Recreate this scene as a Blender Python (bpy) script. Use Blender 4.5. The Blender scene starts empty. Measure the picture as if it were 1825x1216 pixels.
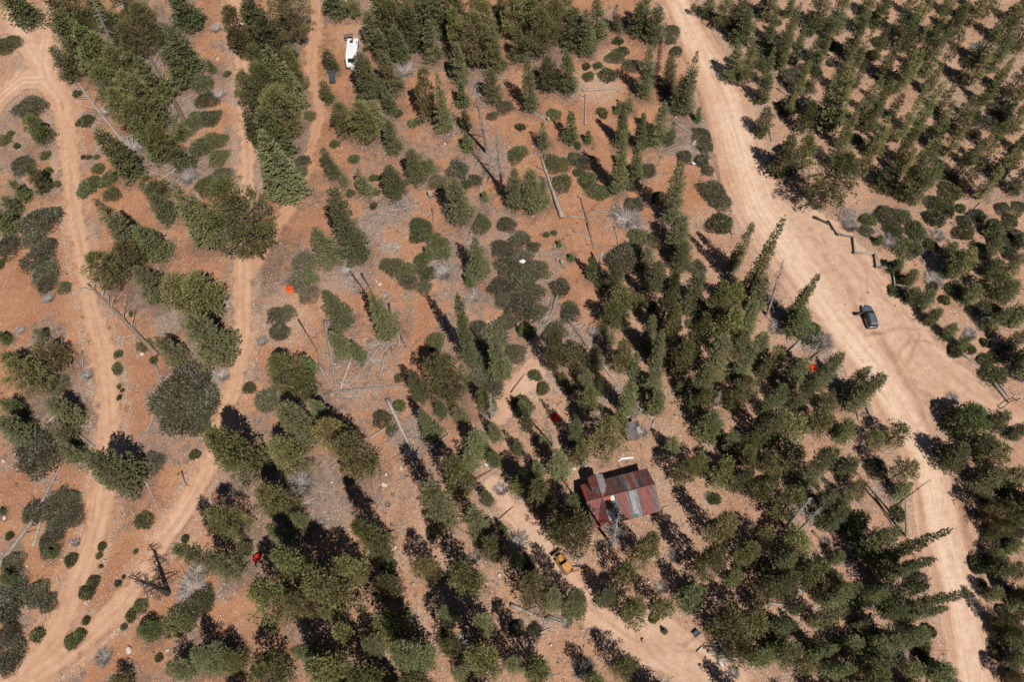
import bpy, bmesh, math, random, re
import numpy as np
from mathutils import Vector, Matrix, Quaternion
random.seed(7); RNG = np.random.default_rng(7)
S = bpy.context.scene
COL = S.collection
# ------------------------------------------------------------------ camera model (drone, looking steeply down)
F, H = 1300.0, 118.0                       # focal length in photo pixels, flying height in metres
def _basis(nu, nv):
    d = np.array([nu, -nv, -F]); d /= np.linalg.norm(d); up = -d
    y = np.array([0, 1., 0]); y -= up * (y @ up); y /= np.linalg.norm(y)
    return np.array([np.cross(y, up), y, up])
RM = _basis(62., 622.)
def ray(px, py):
    return RM @ np.array([px - 912.5, -(py - 608.), -F])
def P0(px, py, z=0.0):
    r = ray(px, py); t = (z - H) / r[2]
    return np.array([0, 0, H]) + t * r
def J(p):
    c = RM.T @ (np.array(p, float) - [0, 0, H]); return (912.5 + F * c[0] / -c[2], 608 - F * c[1] / -c[2])
def ppm(p):                                 # photo pixels per metre at a point
    c = RM.T @ (np.array(p, float) - [0, 0, H]); return F / -c[2]
# ------------------------------------------------------------------ numpy noise
def _hash(ix, iy, s):
    n = (ix.astype(np.int64) * 374761393 + iy.astype(np.int64) * 668265263 + s * 974711) & 0x7fffffff
    n = ((n ^ (n >> 13)) * 1274126177) & 0x7fffffff
    return ((n ^ (n >> 16)) & 0xffff) / 65535.0
def vnoise(x, y, s=0):
    x = np.asarray(x, float); y = np.asarray(y, float)
    ix = np.floor(x); iy = np.floor(y); fx = x - ix; fy = y - iy
    fx = fx * fx * (3 - 2 * fx); fy = fy * fy * (3 - 2 * fy)
    a = _hash(ix, iy, s); b = _hash(ix + 1, iy, s); c = _hash(ix, iy + 1, s); d = _hash(ix + 1, iy + 1, s)
    return (a * (1 - fx) + b * fx) * (1 - fy) + (c * (1 - fx) + d * fx) * fy
def fbm(x, y, s=0, o=3):
    r = 0; a = 0.5; t = 0
    for k in range(o):
        r = r + a * vnoise(x * 2 ** k, y * 2 ** k, s + k); t += a; a *= .55
    return r / t
def sst(a, b, x):
    t = np.clip((x - a) / (b - a), 0, 1); return t * t * (3 - 2 * t)
# ------------------------------------------------------------------ ground plan (photo pixels -> metres)
ROADS = [  # (px, py, full width px), kind
 ('main', [(1140,-420,34),(1170,-200,44),(1196,-60,52),(1206,0,56),(1232,60,64),(1258,101,68),(1291,169,80),(1313,236,90),(1330,303,92),(1356,371,95),(1392,425,96),(1432,484,92),(1490,569,92),(1556,653,92),(1606,737,88),(1644,806,72),(1668,873,78),(1679,941,90),(1698,1008,90),(1718,1076,86),(1731,1143,84),(1743,1211,92),(1752,1290,92),(1775,1520,100)]),
 ('turnout', [(1430,390,60),(1490,440,80),(1540,510,84),(1590,575,84),(1640,640,92),(1700,690,80),(1765,735,60),(1850,770,54),(2060,850,56)]),
 ('track', [(-300,330,44),(-40,230,40),(0,172,44),(38,142,46),(80,140,44),(108,175,40),(118,225,36),(124,300,34),(136,400,30),(150,480,30),(163,550,30),(184,620,38),(195,700,40),(196,780,38),(190,850,40),(176,930,44),(148,1010,42),(115,1090,40),(85,1150,46),(35,1205,60),(-30,1250,70),(-300,1400,80)]),
 ('track', [(395,-330,18),(412,-40,26),(420,20,24),(428,100,22),(436,180,22),(441,250,24),(442,330,26),(437,400,30),(436,500,30),(433,600,28),(421,680,30),(396,760,30),(374,830,28),(330,910,34),(288,965,34),(262,1020,34),(210,1085,38),(150,1140,40),(90,1185,44),(20,1225,50)]),
 ('track', [(15,20,30),(45,70,38),(75,115,46),(85,150,44)]),
 ('track', [(95,15,26),(82,60,30),(75,110,40)]),
 ('faint', [(560,-20,22),(562,40,24),(556,80,24),(553,118,22),(560,162,20),(575,195,18),(563,236,18),(552,280,18),(532,354,22),(502,398,24),(470,445,26),(440,490,30)]),
 ('pale', [(880,860,30),(905,905,36),(935,940,40),(970,985,44),(1010,1035,44),(1060,1085,60),(1110,1115,76),(1180,1150,90),(1250,1190,80),(1310,1230,70)]),
 ('pale', [(965,640,24),(935,675,44),(905,720,40),(890,745,24)]),
]
ROADW = []
for kind, pts in ROADS:
    q = []
    for x, y, w in pts:
        p = P0(x, y); q.append((p[0], p[1], w / 2 / ppm(p)))
    ROADW.append((kind, np.array(q)))
def road_fields(x, y):
    """per kind: signed lateral offset / half width of the closest road piece, its distance outside the edge"""
    out = {}
    for kind, q in ROADW:
        bd = np.full(x.shape, 1e9); bl = np.zeros(x.shape); bh = np.ones(x.shape); bs = np.zeros(x.shape); s0 = 0.
        for i in range(len(q) - 1):
            ax, ay, ah = q[i]; bx, by, bw = q[i + 1]
            dx, dy = bx - ax, by - ay; L2 = dx * dx + dy * dy
            t = np.clip(((x - ax) * dx + (y - ay) * dy) / L2, 0, 1)
            ex = x - (ax + t * dx); ey = y - (ay + t * dy); hw = ah + t * (bw - ah)
            d = np.hypot(ex, ey) - hw
            m = d < bd
            bd = np.where(m, d, bd); bh = np.where(m, hw, bh); bs = np.where(m, s0 + t * math.sqrt(L2), bs); s0 += math.sqrt(L2)
            bl = np.where(m, np.sign(dx * ey - dy * ex) * np.hypot(ex, ey), bl)
        if kind in out:
            o = out[kind]; m = bd < o[0]
            out[kind] = (np.where(m, bd, o[0]), np.where(m, bl, o[1]), np.where(m, bh, o[2]), np.where(m, bs, o[3]))
        else: out[kind] = (bd, bl, bh, bs)
    return out
BERMS = [[(1445,412),(1478,465),(1520,525),(1545,600),(1570,600),(1598,648),(1635,712),(1655,760),(1680,800),(1706,860),(1722,930),(1742,1000),(1765,1070),(1785,1150),(1800,1230)],
         [(1598,648),(1604,628),(1622,610)],
         [(1182,0),(1205,50),(1222,100),(1250,170),(1270,240),(1284,310),(1290,360)]]
def seg_dist(x, y, pts):
    b = np.full(x.shape, 1e9)
    for (ax, ay), (bx, by) in zip(pts[:-1], pts[1:]):
        dx, dy = bx - ax, by - ay
        t = np.clip(((x - ax) * dx + (y - ay) * dy) / (dx * dx + dy * dy + 1e-9), 0, 1)
        b = np.minimum(b, np.hypot(x - ax - t * dx, y - ay - t * dy))
    return b
BERMW = [[tuple(P0(*p)[:2]) for p in b] for b in BERMS]
def inpoly(x, y, pts):
    r = np.zeros(x.shape, bool); n = len(pts)
    for i in range(n):
        ax, ay = pts[i]; bx, by = pts[(i + 1) % n]
        c = ((ay > y) != (by > y))
        r ^= c & (x < (bx - ax) * (y - ay) / (by - ay + 1e-12) + ax)
    return r
def poly_sd(x, y, pts):
    d = seg_dist(x, y, pts + [pts[0]]); return np.where(inpoly(x, y, pts), d, -d)
W2 = lambda L: [tuple(P0(*p)[:2]) for p in L]
PINK = W2([(1150,-120),(1190,0),(1240,110),(1262,240),(1280,330),(1240,380),(1215,450),(1140,530),(1085,590),(1010,620),(930,650),(890,720),(880,800),(810,835),(700,880),(630,980),(560,1060),(500,1250),(1990,1300),(1990,-160)])
PALE = [(510,575,62,.8),(535,700,40,.5),(1062,150,50,.9),(935,690,45,1.),(1085,100,30,.5),(600,520,50,.35),(40,40,60,.7),(60,120,95,.55),(1540,800,50,.6),(330,940,60,.5),(60,400,60,.3),(640,60,40,.6),(1300,390,50,.6)]
GREY = [(230,120,90,.8),(300,60,80,.7),(310,210,80,.8),(340,300,70,.7),(240,260,60,.6),(270,520,60,.9),(310,570,50,.8),(60,760,80,.7),(100,330,40,.3),(520,150,45,.8),(500,215,40,.6),(740,75,60,.7),(840,120,60,.6),(690,240,60,.6),(660,300,60,.5),(700,380,60,.7),(660,420,50,.8),(640,500,50,.7),(620,650,80,.5),(660,690,80,.5),(790,220,50,.6),(830,300,60,.6),(740,780,60,.7),(560,860,70,.8),(600,910,60,.7),(700,730,40,.5),(790,440,50,.4),(1000,420,60,.3),(1240,250,60,.7),(1150,300,50,.5),(1040,620,60,.6),(1100,720,70,.6),(1000,150,60,.4),(60,20,30,.4),(1560,400,70,.5),(1700,180,120,.5),(1780,330,90,.5),(1420,70,60,.5),(1700,450,80,.3),(430,870,60,.6),(480,960,60,.6),(370,330,50,.6),(740,980,60,.4),(820,1050,70,.5),(1480,640,60,.6),(460,60,60,.5),(550,1120,70,.5),(960,1080,50,.5),(1590,900,60,.5),(30,1080,60,.6)]
def circ(x, y, L):
    m = np.zeros(x.shape)
    for a, b, r, s in L:
        p = P0(a, b); rr = r / ppm(p)
        m = np.maximum(m, s * sst(1.25, .35, np.hypot(x - p[0], y - p[1]) / rr))
    return m
def height(x, y):
    x = np.asarray(x, float); y = np.asarray(y, float)
    h = .45 * np.sin(x / 23 + 1) * np.cos(y / 29 + .5) + .22 * np.sin(x / 9 + y / 13)
    h = h + .5 * (fbm(x / 7 + 31, y / 7 + 17, 5) - .5)
    rf = road_fields(x, y)
    rm = np.zeros(x.shape)
    for k, (d, l, hw, _s) in rf.items():
        if k != 'faint': rm = np.maximum(rm, sst(1.5, -.3, d))
    base = .45 * np.sin(x / 23 + 1) * np.cos(y / 29 + .5)
    h = h * (1 - rm) + base * rm
    dm = rf['main'][0]; dt = rf['track'][0]
    h = h - .12 * sst(.6, -.2, dt)
    for i, b in enumerate(BERMW):
        h = h + (.36, .12, .28)[i] * np.exp(-(seg_dist(x, y, b) / .5) ** 2) * (.5 + 1.0 * vnoise(x * .8, y * .8, 9))
    h = h + .10 * np.exp(-((rf['main'][0] - .3) / .35) ** 2) + .07 * np.exp(-((rf['track'][0] - .25) / .3) ** 2)
    # wheel ruts on the wide road and the turnout
    lm = rf['main'][1]
    h = h + .03 * np.sin(lm * 4.2) * sst(.2, -.8, dm)
    return h
def hz(x, y): return float(height(np.array([x]), np.array([y]))[0])
def P(px, py, z=0.0):                       # a photo pixel on the ground, z metres above it
    p = P0(px, py, z)
    for _ in range(2): p = P0(px, py, z + hz(p[0], p[1]))
    return Vector(p)
# ------------------------------------------------------------------ node helpers
def new_mat(name):
    m = bpy.data.materials.new(name); m.use_nodes = True; m.node_tree.nodes.clear(); return m, m.node_tree
class NT:
    def __init__(s, nt): s.nt = nt
    def n(s, typ, **kw):
        o = s.nt.nodes.new(typ)
        for k, v in kw.items(): setattr(o, k, v)
        return o
    def link(s, a, b): s.nt.links.new(a, b)
    def val(s, sock, v):
        if isinstance(v, (int, float)): sock.default_value = v
        elif isinstance(v, (tuple, list)): sock.default_value = (*v, 1) if len(v) == 3 and sock.type == 'RGBA' else v
        else: s.link(v, sock)
    def math(s, op, a, b=0.0, c=None, clamp=False):
        o = s.n('ShaderNodeMath', operation=op, use_clamp=clamp); s.val(o.inputs[0], a); s.val(o.inputs[1], b)
        if c is not None: s.val(o.inputs[2], c)
        return o.outputs[0]
    def mix(s, f, a, b, bl='MIX'):
        o = s.n('ShaderNodeMix', data_type='RGBA', blend_type=bl); o.clamp_factor = True
        s.val(o.inputs[0], f); s.val(o.inputs[6], a); s.val(o.inputs[7], b); return o.outputs[2]
    def noise(s, vec, scale, detail=2, rough=.5):
        o = s.n('ShaderNodeTexNoise'); s.link(vec, o.inputs['Vector']); o.inputs['Scale'].default_value = scale
        o.inputs['Detail'].default_value = detail; o.inputs['Roughness'].default_value = rough; return o.outputs[0]
    def voro(s, vec, scale, feature='F1'):
        o = s.n('ShaderNodeTexVoronoi', feature=feature); s.link(vec, o.inputs['Vector']); o.inputs['Scale'].default_value = scale; return o
    def ramp(s, f, a, b):                    # smooth 0..1 between a and b
        o = s.n('ShaderNodeMapRange', interpolation_type='SMOOTHSTEP'); s.val(o.inputs[0], f); s.val(o.inputs[1], a); s.val(o.inputs[2], b); return o.outputs[0]
    def principled(s, col, rough=.8, spec=.3, metal=0., normal=None):
        o = s.n('ShaderNodeBsdfPrincipled'); s.val(o.inputs['Base Color'], col); s.val(o.inputs['Roughness'], rough)
        s.val(o.inputs['Specular IOR Level'], spec); s.val(o.inputs['Metallic'], metal)
        if normal is not None: s.link(normal, o.inputs['Normal'])
        return o.outputs[0]
    def bump(s, h, strength=.5, dist=.1):
        o = s.n('ShaderNodeBump'); s.link(h, o.inputs['Height']); o.inputs['Strength'].default_value = strength; o.inputs['Distance'].default_value = dist; return o.outputs[0]
    def out(s, sh): o = s.n('ShaderNodeOutputMaterial'); s.link(sh, o.inputs[0])
# ------------------------------------------------------------------ materials
def leaf_mat(name, a, b, c, dry=.0):
    """foliage: colour varies between leaves (a..b), between plants and over the crown (towards c)"""
    m, nt = new_mat(name); g = NT(nt)
    geo = g.n('ShaderNodeNewGeometry'); oi = g.n('ShaderNodeObjectInfo'); tc = g.n('ShaderNodeTexCoord')
    rnd = geo.outputs['Random Per Island']
    col = g.mix(rnd, a, b)
    nz = g.noise(geo.outputs['Position'], .7, 2)
    col = g.mix(g.math('MULTIPLY', g.ramp(nz, .45, .7), .6), col, c)
    hv = g.n('ShaderNodeHueSaturation'); g.link(col, hv.inputs['Color'])
    g.link(g.math('MULTIPLY_ADD', oi.outputs['Random'], .055, .482), hv.inputs['Hue'])
    g.link(g.math('MULTIPLY_ADD', g.math('FRACT', g.math('MULTIPLY', oi.outputs['Random'], 7.31)), .68, .62), hv.inputs['Value'])
    hv.inputs['Saturation'].default_value = 1.0
    d = g.principled(hv.outputs[0], .65, .25)
    t = g.n('ShaderNodeBsdfTranslucent'); g.link(hv.outputs[0], t.inputs[0])
    mx = g.n('ShaderNodeMixShader'); mx.inputs[0].default_value = .08; g.link(d, mx.inputs[1]); g.link(t.outputs[0], mx.inputs[2])
    g.out(mx.outputs[0]); return m
def plain(name, col, var=.25, scale=4., rough=.8, spec=.3, metal=0., bump=.0, col2=None, stretch=None):
    m, nt = new_mat(name); g = NT(nt)
    tc = g.n('ShaderNodeTexCoord'); v = tc.outputs['Object']
    if stretch:
        mp = g.n('ShaderNodeMapping'); mp.inputs['Scale'].default_value = stretch; g.link(v, mp.inputs[0]); v = mp.outputs[0]
    nz = g.noise(v, scale, 4, .6)
    c2 = col2 or tuple(min(1, x * (1 - var)) for x in col); c1 = col if col2 else tuple(min(1, x * (1 + var)) for x in col)
    c = g.mix(g.ramp(nz, .35, .65), c1, c2)
    nrm = g.bump(nz, bump, .05) if bump else None
    g.out(g.principled(c, rough, spec, metal, nrm)); return m
def wood_mat(name, a, b):
    m, nt = new_mat(name); g = NT(nt)
    tc = g.n('ShaderNodeTexCoord'); oi = g.n('ShaderNodeObjectInfo')
    nz = g.noise(tc.outputs['Object'], 3.5, 4, .65)
    c = g.mix(g.ramp(nz, .3, .7), a, b)
    hv = g.n('ShaderNodeHueSaturation'); g.link(c, hv.inputs['Color']); g.link(g.math('MULTIPLY_ADD', oi.outputs['Random'], .5, .75), hv.inputs['Value'])
    g.out(g.principled(hv.outputs[0], .9, .1, 0, g.bump(nz, .4, .05))); return m
M = {}
M['fir'] = leaf_mat('fir_needles', (.118,.116,.050), (.215,.203,.100), (.155,.150,.056))
M['spire'] = leaf_mat('spire_needles', (.112,.114,.045), (.205,.193,.090), (.160,.142,.052))
M['pine'] = leaf_mat('pine_needles', (.130,.117,.040), (.240,.212,.090), (.185,.165,.055))
M['dark'] = leaf_mat('dark_needles', (.085,.092,.034), (.168,.165,.068), (.130,.118,.040))
M['green'] = leaf_mat('young_needles', (.090,.112,.036), (.160,.180,.068), (.140,.145,.048))
M['ochre'] = leaf_mat('ochre_needles', (.190,.140,.045), (.260,.200,.090), (.170,.150,.060))
M['rust'] = leaf_mat('dead_brown_needles', (.20,.095,.055), (.28,.15,.10), (.22,.12,.07))
M['shrub'] = leaf_mat('shrub_leaves', (.090,.094,.032), (.160,.158,.058), (.120,.105,.045))
M['shrubdark'] = leaf_mat('dark_shrub_leaves', (.082,.080,.034), (.150,.140,.064), (.115,.094,.052))
M['twig'] = wood_mat('grey_twigs', (.50,.44,.40), (.28,.235,.21))
M['bark'] = wood_mat('bark', (.20,.125,.085), (.11,.075,.055))
M['deadwood'] = wood_mat('weathered_wood', (.46,.39,.34), (.24,.19,.16))
M['darkwood'] = wood_mat('charred_wood', (.13,.095,.08), (.06,.045,.04))
M['brownlog'] = wood_mat('brown_log', (.30,.20,.15), (.17,.115,.09))
def rock_mat():
    m, nt = new_mat('limestone'); g = NT(nt); geo = g.n('ShaderNodeNewGeometry')
    c = g.mix(geo.outputs['Random Per Island'], (.66,.58,.50), (.40,.27,.20))
    nz = g.noise(geo.outputs['Position'], 5, 3)
    c = g.mix(g.math('MULTIPLY', g.ramp(nz, .4, .7), .4), c, (.45,.30,.22))
    g.out(g.principled(c, .9, .15)); return m
M['rock'] = rock_mat()
def ground_mat():
    m, nt = new_mat('soil'); g = NT(nt)
    tc = g.n('ShaderNodeTexCoord'); v = tc.outputs['Object']
    a1 = g.n('ShaderNodeVertexColor', layer_name='zone'); a2 = g.n('ShaderNodeVertexColor', layer_name='zone2')
    s1 = g.n('ShaderNodeSeparateColor'); g.link(a1.outputs[0], s1.inputs[0]); s2 = g.n('ShaderNodeSeparateColor'); g.link(a2.outputs[0], s2.inputs[0])
    road, grey, pink = s1.outputs[0], s1.outputs[1], s1.outputs[2]
    streak, duff, gravel = s2.outputs[0], s2.outputs[1], s2.outputs[2]
    n1 = g.noise(v, .12, 4, .6); n2 = g.noise(v, .7, 4, .65); n3 = g.noise(v, 3.2, 3, .7); n4 = g.noise(v, 9., 2, .7)
    # soils
    orange = g.mix(g.ramp(n1, .35, .65), (.465,.238,.132), (.390,.186,.102))
    orange = g.mix(g.math('MULTIPLY', g.ramp(n2, .5, .72), .6), orange, (.270,.155,.108))
    pinks = g.mix(g.ramp(n1, .35, .65), (.490,.288,.184), (.420,.232,.142))
    pinks = g.mix(g.math('MULTIPLY', g.ramp(n2, .5, .75), .6), pinks, (.300,.188,.134))
    soil = g.mix(pink, orange, pinks)
    litter = g.mix(g.ramp(n2, .35, .65), (.315,.225,.178), (.220,.158,.124))
    gm = g.math('ADD', grey, g.math('MULTIPLY', g.math('SUBTRACT', n2, .5), 1.1)); gm = g.ramp(gm, .25, .75)
    gm = g.math('MULTIPLY', gm, g.ramp(grey, .02, .3))
    soil = g.mix(gm, soil, litter)
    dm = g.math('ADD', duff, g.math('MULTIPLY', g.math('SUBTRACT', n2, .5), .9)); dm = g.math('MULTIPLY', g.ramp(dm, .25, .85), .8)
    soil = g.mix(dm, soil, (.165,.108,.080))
    # mottled fine grain
    soil = g.mix(g.math('MULTIPLY', g.ramp(n3, .46, .70), .75), soil, g.mix(1., soil, (.55,.52,.52), 'MULTIPLY'))
    soil = g.mix(g.math('MULTIPLY', g.ramp(n4, .52, .72), .6), soil, g.mix(1., soil, (1.35,1.4,1.45), 'MULTIPLY'))
    soil = g.mix(g.math('MULTIPLY', gravel, .35), soil, (.48,.34,.25))
    # pebbles: pale limestone chips, each with its own tone
    def pebbles(scale, size, base, amt):
        vo = g.voro(v, scale); sc = g.n('ShaderNodeSeparateColor'); g.link(vo.outputs['Color'], sc.inputs[0])
        keep = g.math('LESS_THAN', sc.outputs[0], amt)
        mk = g.math('MULTIPLY', g.math('LESS_THAN', vo.outputs['Distance'], size), keep)
        return g.math('MULTIPLY', mk, base), sc.outputs[1]
    cl = g.ramp(n2, .38, .62)
    dens = g.math('MULTIPLY_ADD', gravel, .85, g.math('MULTIPLY_ADD', pink, .13, .07))
    dens = g.math('MULTIPLY', dens, g.math('MULTIPLY_ADD', cl, 1.1, .25))
    notroad = g.math('SUBTRACT', 1., g.math('MULTIPLY', road, .85))
    for sc_, sz in ((5.5, .42), (2.6, .26)):
        k, tone = pebbles(sc_, sz, notroad, dens)
        soil = g.mix(k, soil, g.mix(tone, (.66,.56,.47), (.45,.30,.22)))
    # dark specks: bits of bark, droppings, cones
    k, tone = pebbles(3.7, .2, g.math('MULTIPLY', notroad, .7), g.math('MULTIPLY_ADD', duff, .2, .10))
    soil = g.mix(k, soil, (.085,.055,.042))
    # roads
    rc = g.mix(streak, (.565,.350,.240), (.800,.580,.430))
    rc_o = g.mix(streak, (.540,.300,.180), (.640,.415,.280))
    rc = g.mix(pink, rc_o, rc)
    rc = g.mix(g.math('MULTIPLY', g.ramp(n2, .40, .68), .6), rc, g.mix(1., rc, (.80,.74,.70), 'MULTIPLY'))
    rc = g.mix(g.math('MULTIPLY', g.ramp(n3, .46, .7), .6), rc, g.mix(1., rc, (.78,.73,.70), 'MULTIPLY'))
    rc = g.mix(g.math('MULTIPLY', g.ramp(n4, .55, .75), .3), rc, g.mix(1., rc, (1.15,1.18,1.2), 'MULTIPLY'))
    a3 = g.n('ShaderNodeVertexColor', layer_name='lane'); s3 = g.n('ShaderNodeSeparateColor'); g.link(a3.outputs[0], s3.inputs[0])
    lane = g.n('ShaderNodeCombineXYZ'); g.link(s3.outputs[0], lane.inputs[0]); g.link(g.math('MULTIPLY', s3.outputs[1], .07), lane.inputs[1])
    k1 = g.noise(lane.outputs[0], 1.1, 3, .65); k2 = g.noise(lane.outputs[0], 3.6, 2, .6)
    rc = g.mix(g.math('MULTIPLY', g.ramp(k1, .46, .68), .42), rc, g.mix(1., rc, (.76,.68,.63), 'MULTIPLY'))
    rc = g.mix(g.math('MULTIPLY', g.ramp(k2, .52, .70), .42), rc, g.mix(1., rc, (.74,.67,.62), 'MULTIPLY'))
    rc = g.mix(g.math('MULTIPLY', g.ramp(k1, .48, .28), .35), rc, g.mix(1., rc, (1.12,1.15,1.18), 'MULTIPLY'))
    rc = g.mix(g.math('MULTIPLY', s3.outputs[2], .7), rc, g.mix(1., rc, (.62,.52,.46), 'MULTIPLY'))
    rm = g.math('ADD', road, g.math('MULTIPLY', g.math('SUBTRACT', n2, .5), .9)); rm = g.math('ADD', rm, g.math('MULTIPLY', g.math('SUBTRACT', n3, .5), .5))
    rm = g.math('MULTIPLY', g.ramp(rm, .2, .75), g.ramp(road, 0., .15))
    col = g.mix(rm, soil, rc)
    hgt = g.math('ADD', g.math('MULTIPLY', n3, .6), g.math('ADD', g.math('MULTIPLY', n4, .35), g.math('MULTIPLY', n2, 1.0)))
    g.out(g.principled(col, .95, .05, 0, g.bump(hgt, .55, .25))); return m
M['soil'] = ground_mat()
# ------------------------------------------------------------------ mesh builder
class MB:
    def __init__(s): s.v = []; s.f = []; s.m = []
    def add(s, vs, fs, mi=0):
        o = len(s.v); s.v += [tuple(v) for v in vs]; s.f += [tuple(i + o for i in f) for f in fs]; s.m += [mi] * len(fs)
    def kite(s, p, d, n, L, w, mi=0):
        d = d.normalized(); t = d.cross(n)
        if t.length < 1e-4: t = d.orthogonal()
        t.normalize(); o = len(s.v)
        a = p + d * (L * .45)
        s.v += [tuple(p), tuple(a + t * w), tuple(p + d * L), tuple(a - t * w)]
        s.f.append((o, o + 1, o + 2, o + 3)); s.m.append(mi)
    def path(s, pts, radii, n=6, cap=True, mi=0, up=None):
        pts = [Vector(p) for p in pts]; o = len(s.v); k = len(pts)
        ref = None
        for i, p in enumerate(pts):
            d = (pts[min(i + 1, k - 1)] - pts[max(i - 1, 0)]).normalized()
            if ref is None: ref = d.orthogonal().normalized()
            a = (ref - d * ref.dot(d)).normalized(); b = d.cross(a); ref = a
            for j in range(n):
                t = 2 * math.pi * j / n
                s.v.append(tuple(p + (a * math.cos(t) + b * math.sin(t)) * radii[i]))
        for i in range(k - 1):
            for j in range(n):
                s.f.append((o + i * n + j, o + i * n + (j + 1) % n, o + (i + 1) * n + (j + 1) % n, o + (i + 1) * n + j)); s.m.append(mi)
        if cap:
            s.f.append(tuple(o + j for j in range(n))[::-1]); s.f.append(tuple(o + (k - 1) * n + j for j in range(n))); s.m += [mi, mi]
    def box(s, c, size, mi=0, rot=None, taper=None):
        x, y, z = [q / 2 for q in size]; c = Vector(c)
        vs = []
        for sz in (-1, 1):
            for sx, sy in ((-1, -1), (1, -1), (1, 1), (-1, 1)):
                k = taper if (taper and sz > 0) else 1
                q = Vector((sx * x * k, sy * y * k, sz * z))
                if rot is not None: q = rot @ q
                vs.append(c + q)
        s.add(vs, [(0, 3, 2, 1), (4, 5, 6, 7), (0, 1, 5, 4), (1, 2, 6, 5), (2, 3, 7, 6), (3, 0, 4, 7)], mi)
    def loft(s, rings, mi=0, cap=True):
        o = len(s.v); n = len(rings[0])
        for r in rings: s.v += [tuple(p) for p in r]
        for i in range(len(rings) - 1):
            for j in range(n):
                s.f.append((o + i * n + j, o + i * n + (j + 1) % n, o + (i + 1) * n + (j + 1) % n, o + (i + 1) * n + j)); s.m.append(mi)
        if cap:
            s.f.append(tuple(o + j for j in range(n))[::-1]); s.f.append(tuple(o + (len(rings) - 1) * n + j for j in range(n))); s.m += [mi, mi]
    def mesh(s, name, mats):
        me = bpy.data.meshes.new(name); me.from_pydata(s.v, [], s.f)
        for m in (mats if isinstance(mats, list) else [mats]): me.materials.append(m)
        if any(s.m): me.polygons.foreach_set('material_index', s.m)
        me.update(); return me
    def build(s, name, mats, parent=None, smooth=False, fix=True):
        me = s.mesh(name, mats)
        if fix:
            b = bmesh.new(); b.from_mesh(me); bmesh.ops.recalc_face_normals(b, faces=b.faces); b.to_mesh(me); b.free()
        if smooth: me.polygons.foreach_set('use_smooth', [True] * len(me.polygons))
        return link(name, me, parent)
def link(name, data, parent=None):
    o = bpy.data.objects.new(name, data); COL.objects.link(o)
    if parent: o.parent = parent
    return o
def bevel(o, w=.03, seg=2):
    b = o.modifiers.new('bevel', 'BEVEL'); b.width = w; b.segments = seg; b.limit_method = 'ANGLE'; return o
REG = []       # things that still wait for their label
def tag(o, label, cat, group=None, kind=None):
    if label: o['label'] = label
    if cat: o['category'] = cat
    if group: o['group'] = group
    if kind: o['kind'] = kind
    return o
def reg(o, anchor, noun, desc, cat, group): REG.append((o, Vector(anchor), noun, desc, cat, group))
def empty(name, loc, rz=0.):
    o = link(name, None); o.location = loc; o.rotation_euler = (0, 0, rz); return o
R_ = random.uniform
def rvec(z0=-1., z1=1.):
    a = R_(0, 2 * math.pi); z = R_(z0, z1); r = math.sqrt(max(0, 1 - z * z)); return Vector((r * math.cos(a), r * math.sin(a), z))
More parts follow.
